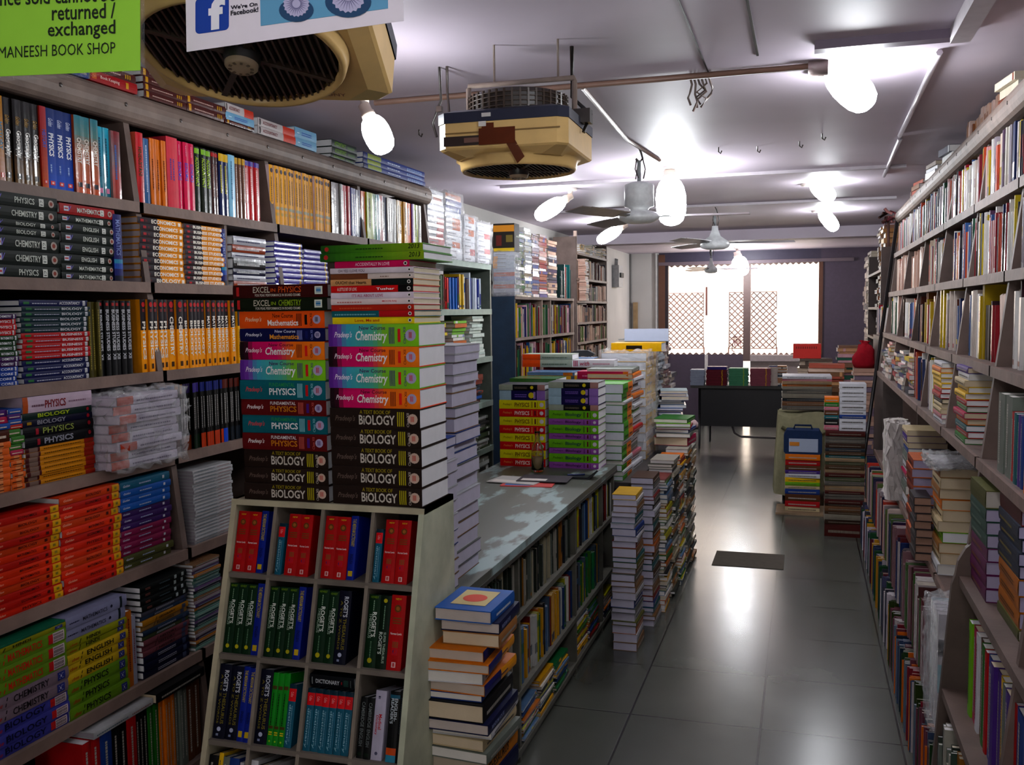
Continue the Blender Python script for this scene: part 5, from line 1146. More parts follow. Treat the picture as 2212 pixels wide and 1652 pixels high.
mass_row(SX - .02, 5.55, 6.35, 1.87, 'L', '6a3a38 c8a820 2a6ab0 d8dcd8 4a2a6a 2a5a3a c83a3a 5a4a48'.split(), h=(.2, .25), t=(.015, .03)); mass_row(SX - .02, 6.36, 6.62, 1.87, 'L', '2a3a8a b8c0cc 1a5a6a'.split(), h=(.2, .26), t=(.02, .03))
for k, (y, c) in enumerate(((5.75, ['8a2a80', 'c8b820', '8a2a80']), (6.12, ['7ab038', 'b86a20', '2a5aa8', 'c8ccc8']), (6.5, ['c0ccc4', 'ccd4cc', 'b8c4bc']))): mass_pile(SX - .02, y, 1.52, 'L', c, 1.78 + .02 * k, L=.26, t=(.014, .03), jit=.015)
mass_row(SX - .02, 5.95, 6.3, 1.19, 'L', 'c84a1c c84a1c d0d4d0 a02a4a'.split(), h=(.2, .26), t=(.02, .05)); mass_pile(SX - .01, 6.45, 1.19, 'L', ['2a6ab8', '3a4a5a', '8a4a3a'], 1.4, L=.24, jit=.02); mass_pile(SX - .01, 5.7, 1.19, 'L', PAL_BRIGHT, 1.42)
for y in (5.7, 6.0, 6.3, 6.56): mass_pile(SX - .01, y, .85, 'L', ['c8ccc8', 'b8bcb8', '4a5a3a', 'd0d0cc', '3a3a3a'], .85 + rm.uniform(.2, .28), L=.24, jit=.02); mass_pile(SX - .01, y, .5, 'L', ['c8ccc8', '5a5a58', '8a8a80', '3a3a3a'], .78, L=.24, jit=.02)
# blue bookcase
BX = -2.39
carcass('blue_bookcase', 'dark blue sided bookcase of upright textbooks under tall piles', -2.6, BX, 7.84, 10.0, [7.84, 8.73, 9.04, 10.0], [.5, .9, 1.26, 1.62, 1.98], 1.98, (lin('8a7468'), lin('7c6a60')), end=lin('0f2438'))
for z in (.9, 1.26, 1.62): mass_row(BX - .01, 7.87, 9.95, z, 'L', 'c8a818 6a1a2a 2a6a4a 8a6a8a 3a2a6a 2a2a28 b88a38 d0a8b0 3a7a28 4a2a24 d0c8c0 2a5a8a 8a1a3a'.split(), h=(.25, .31), t=(.008, .024), gl=False)
e0 = bundle('', (-2.49, 7.86, 1.981), 0, [(c, ((0, .2, 'c8901c'),)) if i in (7, 9) else c for i, c in enumerate(['6a6a78', '8a8a98', '9a4a30', '8a90a0', '7a80a0', 'a04a30', '9aa0b0', 'a8b0bc', 'a8b0bc', 'b0b4be', 'b8bcc8'])], .034, .19, .16, 'grey film-wrapped parcel standing on the blue bookcase', 'parcels on the blue bookcase', seed=8)
m = MB(); m.box((-.095, 0, 0), (.095, .15, .24), lin('1e1812'), MATTE); m.box((-.094, -.001, .17), (.094, 0, .225), lin('c8801c'), MATTE, skip='+y'); m.box((-.094, -.001, .0), (.094, 0, .03), lin('c8a81c'), MATTE, skip='+y')
m.box((-.07, -.001, .05), (-.02, 0, .14), lin('5a1a14'), MATTE, skip='+y'); m.box((.02, -.001, .08), (.08, 0, .14), lin('6a5a20'), MATTE, skip='+y'); o = part('picture_box', m); o.location = (-2.49, 7.86, 2.366)
tag(o, 'dark box with an orange band on top of the grey parcel', 'box')
zt = 1.98
for px0, px1, pal, top, cs in ((1115, 1135, '5a6a2a 1a7a2a 3a4a8a 4a5a38'.split(), 2.55, 0), (1136, 1151, 'c8ccd4 5a80c0 d8d8d0 a8987a'.split(), 2.6, 0), (1152, 1166, 'c0a090 5a6ab0 b07a80 c8b8c8'.split(), 2.56, 0), (1167, 1184, 'a8747a c0303c d8c8c8 7a6ab0 c87a58'.split(), 2.58, 0), (1186, 1205, 'd8b8a4 3a2a58 5a3a6a d8c0ac'.split(), 2.55, 0)):
    ya, yb = y_at(px0, BX, 2.25), y_at(px1, BX, 2.25); mass_pile(BX - .01, (ya + yb) / 2, zt, 'L', pal, top, L=yb - ya, t=(.012, .035), jit=.006)
mass_row(BX - .01, 9.55, 9.95, zt, 'L', ['8a1a20', 'd8d8d8', '1a6a6a', '2a4a4a'], h=(.28, .36), t=(.02, .03))
# pale wooden rack
carcass('wooden_rack', 'tall wooden rack of worn books at the end of the guide wall', -2.66, -2.4, 10.2, 11.86, [10.2, 11.86], [.6, .92, 1.22, 1.5, 1.72, 1.96, 2.21, 2.49], 2.49, (lin('6a5a54'), lin('8a7266')), post_top=2.66)
for z, h in ((.92, .25), (1.22, .24), (1.5, .19), (1.72, .2), (1.96, .2), (2.21, .22)): mass_row(-2.4, 10.24, 11.82, z, 'L', 'c8a898 7a5a4a 4a2a3a 3a3a4a c0988a 8a6a58 d8bca8 5a3a3a 6a7a4a'.split(), h=(h * .75, h), t=(.01, .04), gl=False)
for y in (10.5, 10.8, 11.1, 11.4, 11.7): mass_pile(-2.4, y, 2.49, 'L', 'b89a5a 8a6a48 c8a878 5a4a3a'.split(), 2.49 + rm.uniform(.06, .13), L=.22)
m = MB(); m.box((-2.43, 10.19, 1.4), (-2.4, 10.23, 2.72), lin('d8bcae'), WOOD); tag(part('wooden_batten', m), 'pale wooden batten standing against the wooden rack', 'batten')
mass_pile(-2.42, 10.32, 1.96, 'F', ['d8bcae', 'c8a89a'], 2.42, L=.2, D=.15)
# ------------------------------------------------------------------ second counter with loose piles, books stacked along its foot
e = thing('low_counter', (-1.4, 5.68, 0), 'dark-edged low counter beyond the grey counter, loaded with loose book piles', 'counter')
m = MB(); m.box((-.45, 0, .76), (.42, 3.0, .8), lin('3a3634'), WOOD); m.box((.4, -.0, .735), (.43, 3.0, .78), lin('2a2624'), WOOD); m.box((.38, 0, .68), (.41, 3.0, .735), lin('4a4440'), WOOD); part('table_top', m, e)
for y in (.05, 1.5, 2.95):
    m = MB(); m.box((-.42, y - .03, 0), (.2, y + .03, .76), lin('3a342f'), WOOD); part('leg_panel', m, e)
design('lo', 'lime and orange textbook', '4f9a12', [('l', .1, .45, .3, .7, 1, '2a4a10'), ('l', .6, .9, .3, .7, 1, '6a3a08')], bands=[(.5, 1, 'd4801a')], page='c8ccd4')
design('yel', 'yellow film-wrapped textbook', 'd8ac10', [('l', .1, .8, .3, .7, 1, '6a4a08')], gloss=True)
design('omag', 'white book with magenta lettering', 'ccc8cc', [('t', 'with', .2, .42, .5, .6, 'b01a50', .3), ('b', .05, .16, .1, .9, 3, 'b01a50'), ('l', .5, .9, .4, .6, 1, 'c05a80')], page='d0d0d4')
design('orw', 'orange-ended pale green book', 'a8b0a0', [('l', .4, .9, .3, .7, 1, '6a7a68')], bands=[(0, .36, 'd85a14')]); design('mag', 'magenta book', 'b01456', [('l', .1, .8, .3, .7, 1, 'd87aa0')], bands=[(.9, 1, 'c8781c')]); design('ybox', 'yellow book with black title', 'd8b010', [('r', .3, .62, .25, .7, '2a2010')])
G8 = 'textbooks piled on the low counter'; XF = -1.06
pile((XF, 5.88, .8), math.pi / 2, [('lo', .06), ('lo', .05)] + [('pl_white', .02)] + [('lo', .055)] * 4 + [('pl_white', .03), ('lo', .045), ('lo', .045), ('pl_white', .03), ('lo', .04), ('pl_white', .03), ('lo', .03)], .32, .3, 'the lime-orange pile on the low counter', G8, jit=.012)
pile((XF - .02, 6.3, .8), math.pi / 2, [('pl_grey', .03), ('pl_orange', .03)] + [('pl_white', .035)] * 3 + [('pl_orange', .03), ('pl_white', .04), ('pl_white', .03), ('pl_lime', .03), ('pl_white', .04), ('pl_white', .05), ('pl_crimson', .03), ('pl_white', .04), ('pl_white', .05), ('pl_grey', .05), ('pl_pink', .03), ('pl_white', .04), ('pl_white', .04)], .36, .3, 'the white pile on the low counter', G8, jit=.02, jrot=.04)
bundle('', (XF, 6.82, .801), math.pi / 2, ['caa010', 'caa010', 'c4c4c8', 'caa010', 'caa010', 'c4c4c8', 'caa010', 'd8b418', 'caa010', 'd8b418', 'd8b418', 'caa010'], .062, .46, .32, 'yellow film-wrapped parcel on the low counter', None, seed=12, amp=.018)
for y, pal, top in ((7.3, ['9a9aa0', '5a5a60', 'c0c0c4', '3a3a40', 'b0a8a0'], 1.6), (7.62, ['7a8a9a', 'b8c0c8', '4a4a50'], 1.62), (8.0, ['c8b8b0', '8a6a70', 'a8a8b0'], 1.55), (8.35, ['c0b8b8', '5a5a68'], 1.3)): mass_pile(XF - .05, y, .8, 'L', pal, top, L=.3, D=.3, t=(.015, .04), jit=.02)
for x, y, top in ((-1.62, 6.25, 1.45), (-1.64, 6.75, 1.47), (-1.7, 7.25, 1.5), (-1.66, 5.95, 1.42)): mass_pile(x, y - .12, .8, 'F', PAL_BRIGHT, top, L=.34, D=.26, t=(.02, .04), jit=.01)
pile((-1.27, 6.12, 1.4), 0, [('mag', .05)], .34, .15, 'the front of the white pile', G8); pile((-1.4, 6.42, 1.46), 0, [('omag', .05)], .3, .14, 'the white pile behind the magenta book', G8)
pile((-1.72, 6.4, 1.46), 0, [('orw', .04), ('orw', .05)], .36, .2, 'the pile behind the lime biology books', G8); pile((-1.15, 6.72, 1.556), 0, [('ybox', .06)], .36, .25, 'the yellow parcel', G8)
e = thing('stapler', (-1.6, 6.95, 1.51), 'small black device lying on the far piles of the low counter', 'stapler'); m = MB(); m.prism([(-.09, 0), (.09, 0), (.1, .02), (.05, .045), (-.05, .04), (-.1, .02)], 'y', -.03, .03, lin('1a1c20'), PLASTIC); part('stapler_body', m, e)
m = MB(); m.prism([(-.03, .0452), (.02, .0452), (.02, .047), (-.03, .047)], 'y', -.015, .015, lin('a8acb0'), PLASTIC); part('stapler_button', m, e)
m = MB(); m.box((-.17, 0, 0), (.17, .004, .1), lin('b4bcd0'), MATTE); m.box((-.17, .0, .0), (.17, .12, .004), lin('b4bcd0'), MATTE); o = part('paper_pad', m); o.location = (-1.17, 7.3, 1.605); tag(o, 'pale blue paper pad standing up on the grey pile of the low counter', 'pad')
# stacks along the foot of the counters: page ends to the entrance, spines to the aisle
G9 = 'book stacks on the floor along the counters'
rs = random.Random(31); SP = ['ft_' + k for k in 'blue teal white tan brown grey olive crimson orange black white'.split()]
def foot(x, y, n, top, L, where, first=()):
    bk = [(k, rs.uniform(.8, 1.25)) for k in first] + [(rs.choice(SP), rs.uniform(.6, 1.4)) for _ in range(n - len(first))]; s_ = top / sum(b[1] for b in bk)
    pile((x, y, 0), math.pi / 2, [(k, t * s_) for k, t in bk], L, .13, where, G9, jit=.008, jrot=.03)
foot(-.86, 5.12, 24, .86, .24, 'the floor stack nearest to the counter shelves', ('ft_yellow', 'ft_white', 'ft_tan'))
foot(-.83, 5.55, 26, .88, .25, 'the second floor stack along the counters', ('ft_brown', 'ft_grey'))
for y, top, pal in ((5.85, .82, PAL_BRIGHT), (6.15, .9, PAL_DARK), (6.45, .86, PAL_BRIGHT), (6.75, .88, PAL_DARK), (7.02, .85, PAL_DARK)): mass_pile(-.8 + (y - 5.85) * .02, y, 0, 'L', pal, top, L=.27, D=.16, t=(.01, .03), jit=.012)
for y, top in ((6.0, .75), (6.5, .8)): mass_pile(-1.0, y, 0, 'L', PAL_DARK, top - .12, L=.3, D=.2)
bk = [('pl_green', .03), ('pl_lime', .025), ('pl_crimson', .02), ('pl_blue', .025), ('pl_grey', .03), ('pl_magenta', .06)]; pile((-.78, 6.9, .882), math.pi / 2, bk, .3, .24, 'the far foot stack, under the green book', G9, jit=.02, jrot=.1)
mass_pile(-.95, 7.6, 0, 'L', PAL_DARK, .72, L=.3, D=.22); mass_pile(-.92, 7.65, .722, 'L', '3a6ab0 c8d0d8 5a4a8a b8c8cc a06a5a'.split(), 1.22, L=.28, D=.22, t=(.012, .03), jit=.03, rot=.15)
# ------------------------------------------------------------------ desk before the window
e = thing('office_desk', (-.7, 12.85, 0), 'black-fronted steel desk with rows of workbooks before the window', 'desk'); DK = lin('151216')
m = MB(); m.box((-.76, -.06, .8), (.75, .7, .835), lin('3a3834'), WOOD); part('desk_top', m, e); m = MB(); m.box((-.64, 0, .29), (.72, .02, .8), DK, PAINT); part('modesty_panel', m, e)
for x, y in ((-.645, 0), (.66, 0), (-.56, .6), (.66, .6)): m = MB(); m.tube([(x, y, 0), (x, y, .8)], .016, DK, METAL, 8); part('leg', m, e)
m = MB(); m.tube([(-.22, .05, .3), (-.19, .05, .2), (-.1, .05, .15), (.65, .05, .14)], .016, lin('4a4244'), METAL, 8); part('foot_rail', m, e)
def block(px0, px1, col, band, n, label, top=None):
    a, b = onY(px0, 830, 12.83).x, onY(px1, 830, 12.83).x; ds = [dict(col=lin(col), marks=(), bands=((.75, .8, band),), grad=None, page=lin('a8aec0'), gloss=False, cover=lin(col))] * n
    z = fixed_pile((a + b) / 2, 12.83, .835, 'F', ds, [.021] * n, b - a - .01, .22, jit=.004)
    if top: fixed_pile((a + b) / 2, 12.85, z, 'F', [dict(ds[0], col=lin(top), bands=())] * 2, [.02] * 2, b - a - .03, .2)
block(1490, 1522, 'aab0c0', 'aab0c0', 10, ''); block(1524, 1571, '7a2438', 'c8a020', 10, '', '4a3a90'); block(1573, 1617, '5a9a78', 'a8c050', 11, ''); block(1619, 1666, '9a5a68', 'c89a30', 11, '')
mass_row(12.83 * 0 - .3, 12.9, 13.3, .835, 'L', PAL_WALL, h=(.2, .25)); mass_pile(-.28, 12.85, .835, 'F', ['d0c8c0', '4a5a6a', 'b88a6a'], 1.1, L=.12)
m = MB(); rr = random.Random(2)
m.lathe([(0, 0), (.16, 0), (.2, .05), (.14, .12), (.05, .16), (0, .165)], lin('b8a0a4'), CLOTH, 14, Matrix.Translation((-1.75, 14.9, 0))); tag(part('cloth_heap', m), 'crumpled pale cloth heap on the floor left of the desk legs', 'cloth')
m = MB(); m.box((-.26, .0, 0), (.24, .42, .004), lin('565047'), CLOTH); o = part('floor_slab', m); o.location = (-.37, 6.88, .0); tag(o, 'worn grey floor slab in the aisle, a thin raised sheet', 'slab')  # thin raised sheet standing for a worn floor slab


# ------------------------------------------------------------------ magazine wall
PR = [1.72, 2.59, 3.45, 4.3, 5.2, 6.07, 7.0, 8.0]
bookcase('R', PR, [2.26, 1.96, 1.65, 1.345, .72, .36], 'long wall bookcase of magazines and worn books with a rounded cornice, along the aisle', 2.55, 1.0, skip=[(4, 1.72), (4, 2.59), (5, 1.72), (5, 2.59)])
e = thing('low_shelf', (.75, 2.59, 0), 'brown low shelf unit with a rounded end board under the magazine wall', 'shelf')
lb = lin('5e4c44')
for z, xf in ((.95, .50), (.56, .455), (.08, .42)):
    m = MB(); m.box((xf - .75, -.87, z - .03), (.24, .86, z), lb, WOOD); part('shelf_board', m, e)
m = MB(); prof = [(-.34, 0), (.2, 0), (.2, .95)] + [(-.1 + .16 * math.cos(a), .95 + .16 * math.sin(a)) for a in [math.pi * k / 10 for k in range(11)]] + [(-.27, .92)]
m.prism(prof, 'y', .83, .86, lin('54453e'), WOOD); part('end_board', m, e)
Rz = [2.26, 1.96, 1.65, 1.345]
for b0, b1 in zip(PR[1:], PR[2:]):
    for z in Rz[:3]:
        x = FR(z) + .008
        if z == 2.26: mass_row(x, b0 + .02, b1 - .02, z, 'R', PAL_WALL, h=(.19, .235), t=(.006, .02), out=.01, two=.5)
        elif z == 1.96: mass_row(x + .01, b0 + (.03 if b0 < 3.5 else .02), b1 - (.02 if b0 < 3.5 else .28), z, 'R', PAL_WALL if b0 < 6 else PAL_PINK, h=(.2, .255), t=(.006, .016), out=.012)
        else:
            mass_row(x + .02, b0 + .25, b1 - .06, z, 'R', PAL_WALL + ['6a3a28', '8a5a20', 'b89a90', '4a2a38'], h=(.2, .28), t=(.012, .045), out=.02); mass_row(x + .03, b0 + .05, b0 + .22, z, 'R', PAL_PINK, h=(.2, .26), t=(.02, .05), lean=-.12)
mass_pile(FR(1.96) + .02, 3.3, 1.65, 'R', PAL_PINK, 1.9, L=.2, t=(.012, .03)); mass_pile(FR(1.65) + .02, 2.9, 1.65, 'R', PAL_PINK, 1.86, L=.26)
for y0, top in ((6.3, 1.58), (6.75, 1.55), (7.3, 1.6), (7.7, 1.55), (5.9, 1.58)): mass_pile(FR(1.345) + .01, y0, 1.345, 'R', PAL_WALL, top, L=.24, t=(.01, .03), jit=.015)
mass_row(FR(1.345) + .02, 5.25, 5.75, 1.345, 'R', PAL_WALL, h=(.2, .28), t=(.01, .03), lean=-.15)
mass_row(FR(1.345) + .02, 4.8, 5.15, 1.345, 'R', PAL_WALL, h=(.22, .27), t=(.01, .03))
# on the right cornice
for y, top, pal, L in ((2.95, 2.7, ['b0303c', 'd8d4cc', 'c8c0b4'], .24), (3.35, 2.74, ['c83a3a', '8a94a8', 'd8d0c4'], .26), (3.95, 2.7, ['8a4a30', 'd8d0c0'], .22), (5.6, 2.7, ['d8d8d8', '6a6a78', 'a89a90'], .24), (6.1, 2.69, ['dcdce0', '8a7a70'], .24), (6.9, 2.68, ['8a6a50', 'a8583a'], .24)): mass_pile(FR(2.55), y, 2.6, 'R', pal, top, L=L, D=.2, t=(.02, .04), jit=.02, rot=.12)
mass_row(FR(2.55) + .03, 4.3, 5.2, 2.6, 'R', ['a87a50', '8a5a3a', 'b89888', 'c0a8a0'], h=(.1, .14), t=(.02, .05)); mass_row(FR(2.55) + .03, 7.3, 7.9, 2.6, 'R', ['8a3a30', '6a4a40', '9a7a60'], h=(.08, .13), t=(.03, .05))
# upright rows at the foot of the wall, two tiers
mass_row(.425, 3.5, 5.2, 0, 'R', 'c8701c 2a3a4a 6a7a8a 2a4a2a 8a2a3a 4a5a78 3a4a18 7a4a58 b8b0b0'.split(), h=(.27, .34), t=(.005, .016), out=.03); mass_row(.43, 5.2, 7.9, 0, 'R', '3a4a6a 5a5a78 c0b8c0 6a2a3a 2a5a3a b8902a 4a4a58'.split(), h=(.26, .33), t=(.006, .018), out=.03)
mass_row(.455, 3.86, 5.6, .36, 'R', '7a4a5a 3a2a4a 8a6a70 b0a8a8 4a6a3a 6a2a30 2a3a6a 5a3a3a'.split(), h=(.27, .34), t=(.006, .018), out=.02); mass_row(.46, 5.6, 7.9, .36, 'R', 'c04a3a 8a6a70 a8a0a4 3a3a58 6a7a4a c8b8b0'.split(), h=(.26, .33), t=(.006, .02), out=.02)
e = thing('magazine_bundle', (.455, 3.66, .36), 'upright grey film-wrapped magazine bundle beside the low shelf end board', 'bundle'); 
m = MB()
for k, c in enumerate(['a8a4ac', 'b0acb4', '9a98a4', 'b4b0b8', '8a9aa4', '7a6a90']):
    if k < 5: m.box((.0, -.13 + k * .042, 0), (.2, -.092 + k * .042, .42), lin(c), GLOSS); m.box((.0, -.131, .27), (.06, -.13, .33), lin('7a6a90'), MATTE, skip='+y')
m.box((.0, -.132, .14), (.06, -.131, .24), lin('5a8a98'), MATTE, skip='+y'); V, Fc = glyphs('MILLS', 0, .01); m.tri([(.012 + (1 - v[1]) * .03, -.1325, .0 + .02 + v[0] * .1) for v in V], Fc, lin('3a4a58'), MATTE)
part('magazine', m, e); film('plastic_wrap', (-.02, -.15, .0), (.2, .09, .44), e, 21, .01)
# piles on the wall that read one by one
GR = 'worn book piles along the magazine wall'
design('two_teal', 'dusty teal textbook', '3a5a50', [('l', .1, .7, .3, .7, 1, '7a8a80')], page='9a90a8'); design('two_plum', 'plum textbook', '6a1a58', [('l', .1, .7, .3, .7, 1, '8a5a30')], page='9a90a8'); design('two_navy', 'slate navy textbook', '2c3448', [('l', .1, .7, .3, .7, 1, '8a7a3a')], page='a8a0c0'); design('two_gold', 'gold textbook', 'a86a10', [('l', .1, .8, .3, .7, 2, '5a3a08')], page='a098b8')
design('two_red', 'red-topped textbook', '5a1a1c', [], page='a8a0c0', cover='8a1c20'); design('two_olive', 'olive-topped textbook', '5a5a20', [], page='a8a098', cover='6a6a3a'); design('blackwhite', 'black and white paperback', '221c22', [('r', .3, .45, .2, .8, 'b8a8ac'), ('r', .6, .7, .2, .8, '8a3a3a')], page='b8b0b8', cover='d0c8d0')
design('rustpile', 'rust orange paperback', '8a3c1c', [('l', .2, .8, .3, .7, 1, '3a2018')], page='8a8098', cover='c06a2a'); design('slatepile', 'slate book', '3c3438', [('l', .2, .8, .3, .7, 1, '8a7a78')], page='8a6a5a')
rpile = lambda x, y, z, bk, L, D, where, **k: pile((x, y, z), -math.pi / 2, bk, L, D, where, GR, **k)
rpile(.53, 3.26, .95, [('two_olive', .055, .26, .2)] + [('two_teal', .04)] * 3 + [('two_plum', .042)] * 4, .27, .13, 'the teal and plum pile on the low shelf')
rpile(.555, 2.92, .95, [('two_red', .06, .28, .24)] + [('two_navy', .036)] * 4 + [('two_gold', .046)] * 3 + [('two_olive', .03)], .28, .17, 'the navy and gold pile on the low shelf')
rpile(.55, 2.45, .95, [('pl_blue', .03, .22)] + [('blackwhite', .034)] * 7, .28, .2, 'the monochrome pile on the low shelf')
pA = ['pl_tan', 'pl_cream', 'pl_tan', 'pl_orange', 'pl_cream', 'pl_cream', 'pl_lime', 'pl_tan', 'pl_cream', 'pl_white']
rpile(.55, 4.42, .72, [(k, .046) for k in pA], .26, .17, 'the brown-paged pile behind the low shelf', jit=.012)
rpile(.49, 4.86, .72, [('rustpile', .042)] * 10, .26, .09, 'the rust orange pile behind the low shelf', jit=.008)
rpile(.475, 4.6, .72, [('slatepile', .036)] * 8, .2, .07, 'the narrow slate pile behind the low shelf', jit=.006)
rpile(.55, 5.75, .72, [(k, t) for k, t in zip(['pl_cream', 'pl_violet', 'pl_cream', 'pl_blue', 'pl_grey', 'pl_white', 'pl_magenta', 'pl_white', 'pl_grey', 'pl_tan', 'pl_white'], (.03, .04, .03, .03, .06, .05, .02, .05, .05, .03, .06))], .27, .2, 'the white-edged pile among the upright magazines', jit=.01)
rpile(FR(1.345) - .0, 3.9, 1.345, [(k, .0235) for k in ['pl_violet', 'pl_white', 'pl_cream', 'pl_yellow', 'pl_yellow', 'pl_crimson', 'pl_green', 'pl_magenta', 'pl_orange', 'pl_teal', 'pl_crimson', 'pl_green']], .25, .2, 'the yellow and red pile below the third plank', jit=.008)
rpile(FR(1.345) - .0, 4.55, 1.345, [(k, .022) for k in ['pl_white', 'pl_orange', 'pl_yellow', 'pl_yellow', 'pl_yellow', 'pl_crimson', 'pl_crimson', 'pl_black', 'pl_cream', 'pl_cream', 'pl_pink', 'pl_white']], .26, .15, 'the yellow-topped pile beside the yellow and red pile', jit=.008)
i = up_row(1.345, 2150, [('pl_grey', 2, 2176, .24), ('pl_crimson', 1, 2183, .2), ('pl_teal', 1, 2190, .2), ('pl_violet', 1, 2196, .2), ('pl_blue', 1, 2202, .2), ('pl_orange', 2, 2216, .2), ('pl_crimson', 2, 2240, .2)], "the magazine wall's fourth plank", 'upright books by the near post of the magazine wall', side='R')
up_row(.56, 2086, [('pl_lime', 1, 2092), ('pl_magenta', 1, 2100), ('pl_white', 1, 2106), ('pl_brown', 1, 2112), ('pl_green', 1, 2119), ('pl_crimson', 1, 2124), ('pl_blue', 1, 2132), ('pl_violet', 2, 2148), ('pl_yellow', 1, 2156), ('pl_grey', 1, 2162), ('pl_violet', 1, 2172), ('pl_crimson', 1, 2182), ('pl_blue', 2, 2212)], 'the low shelf under the magazine wall', 'upright books on the low shelf', side='R', L=.3, zz=.15, X=.5)
mass_row(.44, 2.2, 3.38, .08, 'R', PAL_DARK, h=(.3, .42), t=(.01, .03))
e = thing('film_pack', (.6, 4.36, 1.182), 'crumpled white film-wrapped pack lying on the brown-paged pile', 'pack'); m = MB(); m.box((-.08, -.13, 0), (.12, .13, .02), lin('c8c4c8'), GLOSS); part('magazine', m, e); film('plastic_wrap', (-.1, -.15, -.001), (.13, .15, .035), e, 33, .008)
e = thing('paper_parcel', (.47, 6.05, .72), 'crumpled newspaper-wrapped parcel standing among the upright magazines', 'parcel')
bm = bmesh.new(); bmesh.ops.create_cube(bm, size=1.0); bmesh.ops.subdivide_edges(bm, edges=bm.edges[:], cuts=9, use_grid_fill=True); rr = random.Random(5); m = MB()
for v in bm.verts: v.co = Vector((v.co.x * .12 + .06 + rr.uniform(-.012, .012), v.co.y * .3 + rr.uniform(-.012, .012), (v.co.z + .5) * .45 + rr.uniform(-.008, .008) * (v.co.z > -.45)))
bm.verts.index_update(); m.tri([v.co[:] for v in bm.verts], [[v.index for v in f.verts] for f in bm.faces], lin('b0a8a4'), CLOTH); bm.free(); part('wrapping', m, e)
m = MB(); m.tube([(-.005, 0, -.0), (-.012, 0, .2), (-.005, 0, .46), (.06, 0, .465), (.12, 0, .46)], .003, lin('d8d4c8'), CLOTH, 5); part('string', m, e)
# slim dark pole at the far end
m = MB(); m.tube([(FR(0) - .02, 8.03, 0), (FR(2.5) - .02, 8.03, 2.55)], .014, lin('1e1a1c'), METAL, 8); tag(part('shelf_pole', m), 'slim black pole leaning at the far end of the magazine wall', 'pole')
m = MB(); rr = random.Random(8)
for k in range(10): x, z = rr.uniform(-.05, .05), rr.uniform(-.06, .05); m.tube([(x, rr.uniform(-.04, .04), z), (x + rr.uniform(-.04, .04), rr.uniform(-.05, .05), z + rr.uniform(-.05, .05)), (x + rr.uniform(-.05, .05), rr.uniform(-.04, .04), z - .04)], rr.uniform(.006, .014), lin(rr.choice(['6a3038', '8a5a58', '3a2420'])), CLOTH, 6)
m.tube([(0, 0, -.04), (.005, 0, -.25)], .012, lin('4a3430'), CLOTH, 6); o = part('garland', m); o.location = (.62, 8.15, 2.58); tag(o, 'dried reddish garland hanging at the far end of the magazine wall cornice', 'garland')
# racks beyond
carcass('side_rack', 'dark wooden rack of old books beyond the magazine wall', .66, 1.0, 9.4, 11.2, [9.4, 11.2], [.5, 1.15, 1.55, 1.85, 2.2], 2.4, (lin('3a2c28'), lin('6a5040')))
for z, top, pal in ((2.2, 2.62, ['6a5040', '8a6a4a', '5a4a40', '7a5a38']), (1.85, 2.16, ['4a3a34', '7a4a28', '5a4638']), (1.55, 1.8, ['a02a30', '3a5a9a', '8a3a2a', 'c8c0b8', 'b04a2a']), (1.15, 1.5, ['3a4a6a', '5a5a70', 'b8a020', '6a6068'])):
    for y in (9.44, 9.75, 10.1): mass_pile(.84, y, z, 'F', pal, top - .03 * (y > 10), L=.32, D=.26, t=(.02, .05), jit=.02)
mass_row(.62, 8.2, 9.3, 1.62, 'R', PAL_WALL, h=(.2, .25), t=(.01, .02)); 
m = MB(); m.box((.6, 8.1, 1.57), (1.0, 9.35, 1.6), lin('6a5a50'), WOOD); m.box((.6, 8.1, 0), (.62, 9.35, 1.57), lin('4a403c'), WOOD); m.box((.62, 8.1, 0), (1.0, 8.13, 1.57), lin('4a403c'), WOOD); m.box((.62, 9.32, 0), (1.0, 9.35, 1.57), lin('4a403c'), WOOD); tag(part('closed_cupboard', m), 'brown closed cupboard between the magazine wall and the dark wooden rack', 'cupboard')
for y, z1, x in ((12.0, 2.5, .72), (12.6, 2.55, .74), (13.2, 2.5, .76), (13.8, 2.45, .78)): mass_pile(x, y, 0, 'R', ['b8a8a0', 'c8bcb4', '8a7a78', '6a5050', 'a8988c'], z1, L=.5, D=.2, t=(.03, .07), jit=.03)
# ------------------------------------------------------------------ piles and draped chair in the aisle
GA = 'books in the aisle piles by the magazine wall'
ra = random.Random(12); AP = ['mu_' + k for k in 'tan brown sand grey slate maroon stone moss umber'.split()]
for kk, cc in (('tan', '7a5a40'), ('brown', '4a3428'), ('sand', '9a8468'), ('grey', '6a6660'), ('slate', '3a4048'), ('maroon', '5a2420'), ('stone', '8a8478'), ('moss', '5a6048'), ('umber', '5a4430')): design('mu_' + kk, kk + ' book', cc, [('l', .1, .9, .3, .7, 1, '8a8276')], page='9a8e80')
bk = [('mu_maroon', .04), ('mu_grey', .03), ('mu_grey', .03), ('mu_brown', .04), ('mu_slate', .03), ('mu_umber', .03), ('pl_teal', .025), ('mu_sand', .03)] + [(ra.choice(AP), ra.uniform(.022, .045)) for _ in range(16)] + [('mu_maroon', .11)]
s_ = .86 / sum(b[1] for b in bk); z = pile((.315, 8.0, 0), 0, [(k, t * s_) for k, t in bk], .3, .24, 'the tall aisle pile by the magazine wall', GA, jit=.008, jrot=.03)
bk = [('pl_white', t) for t in (.05, .04, .02, .05, .05, .04)] + [('pl_blue', .03), ('pl_white', .05), ('pl_white', .05)]; zz = pile((.37, 8.02, .862), 0, [(k, t) for k, t in bk], .2, .22, 'the white-paged pile on the tall aisle pile', GA, jit=.005)
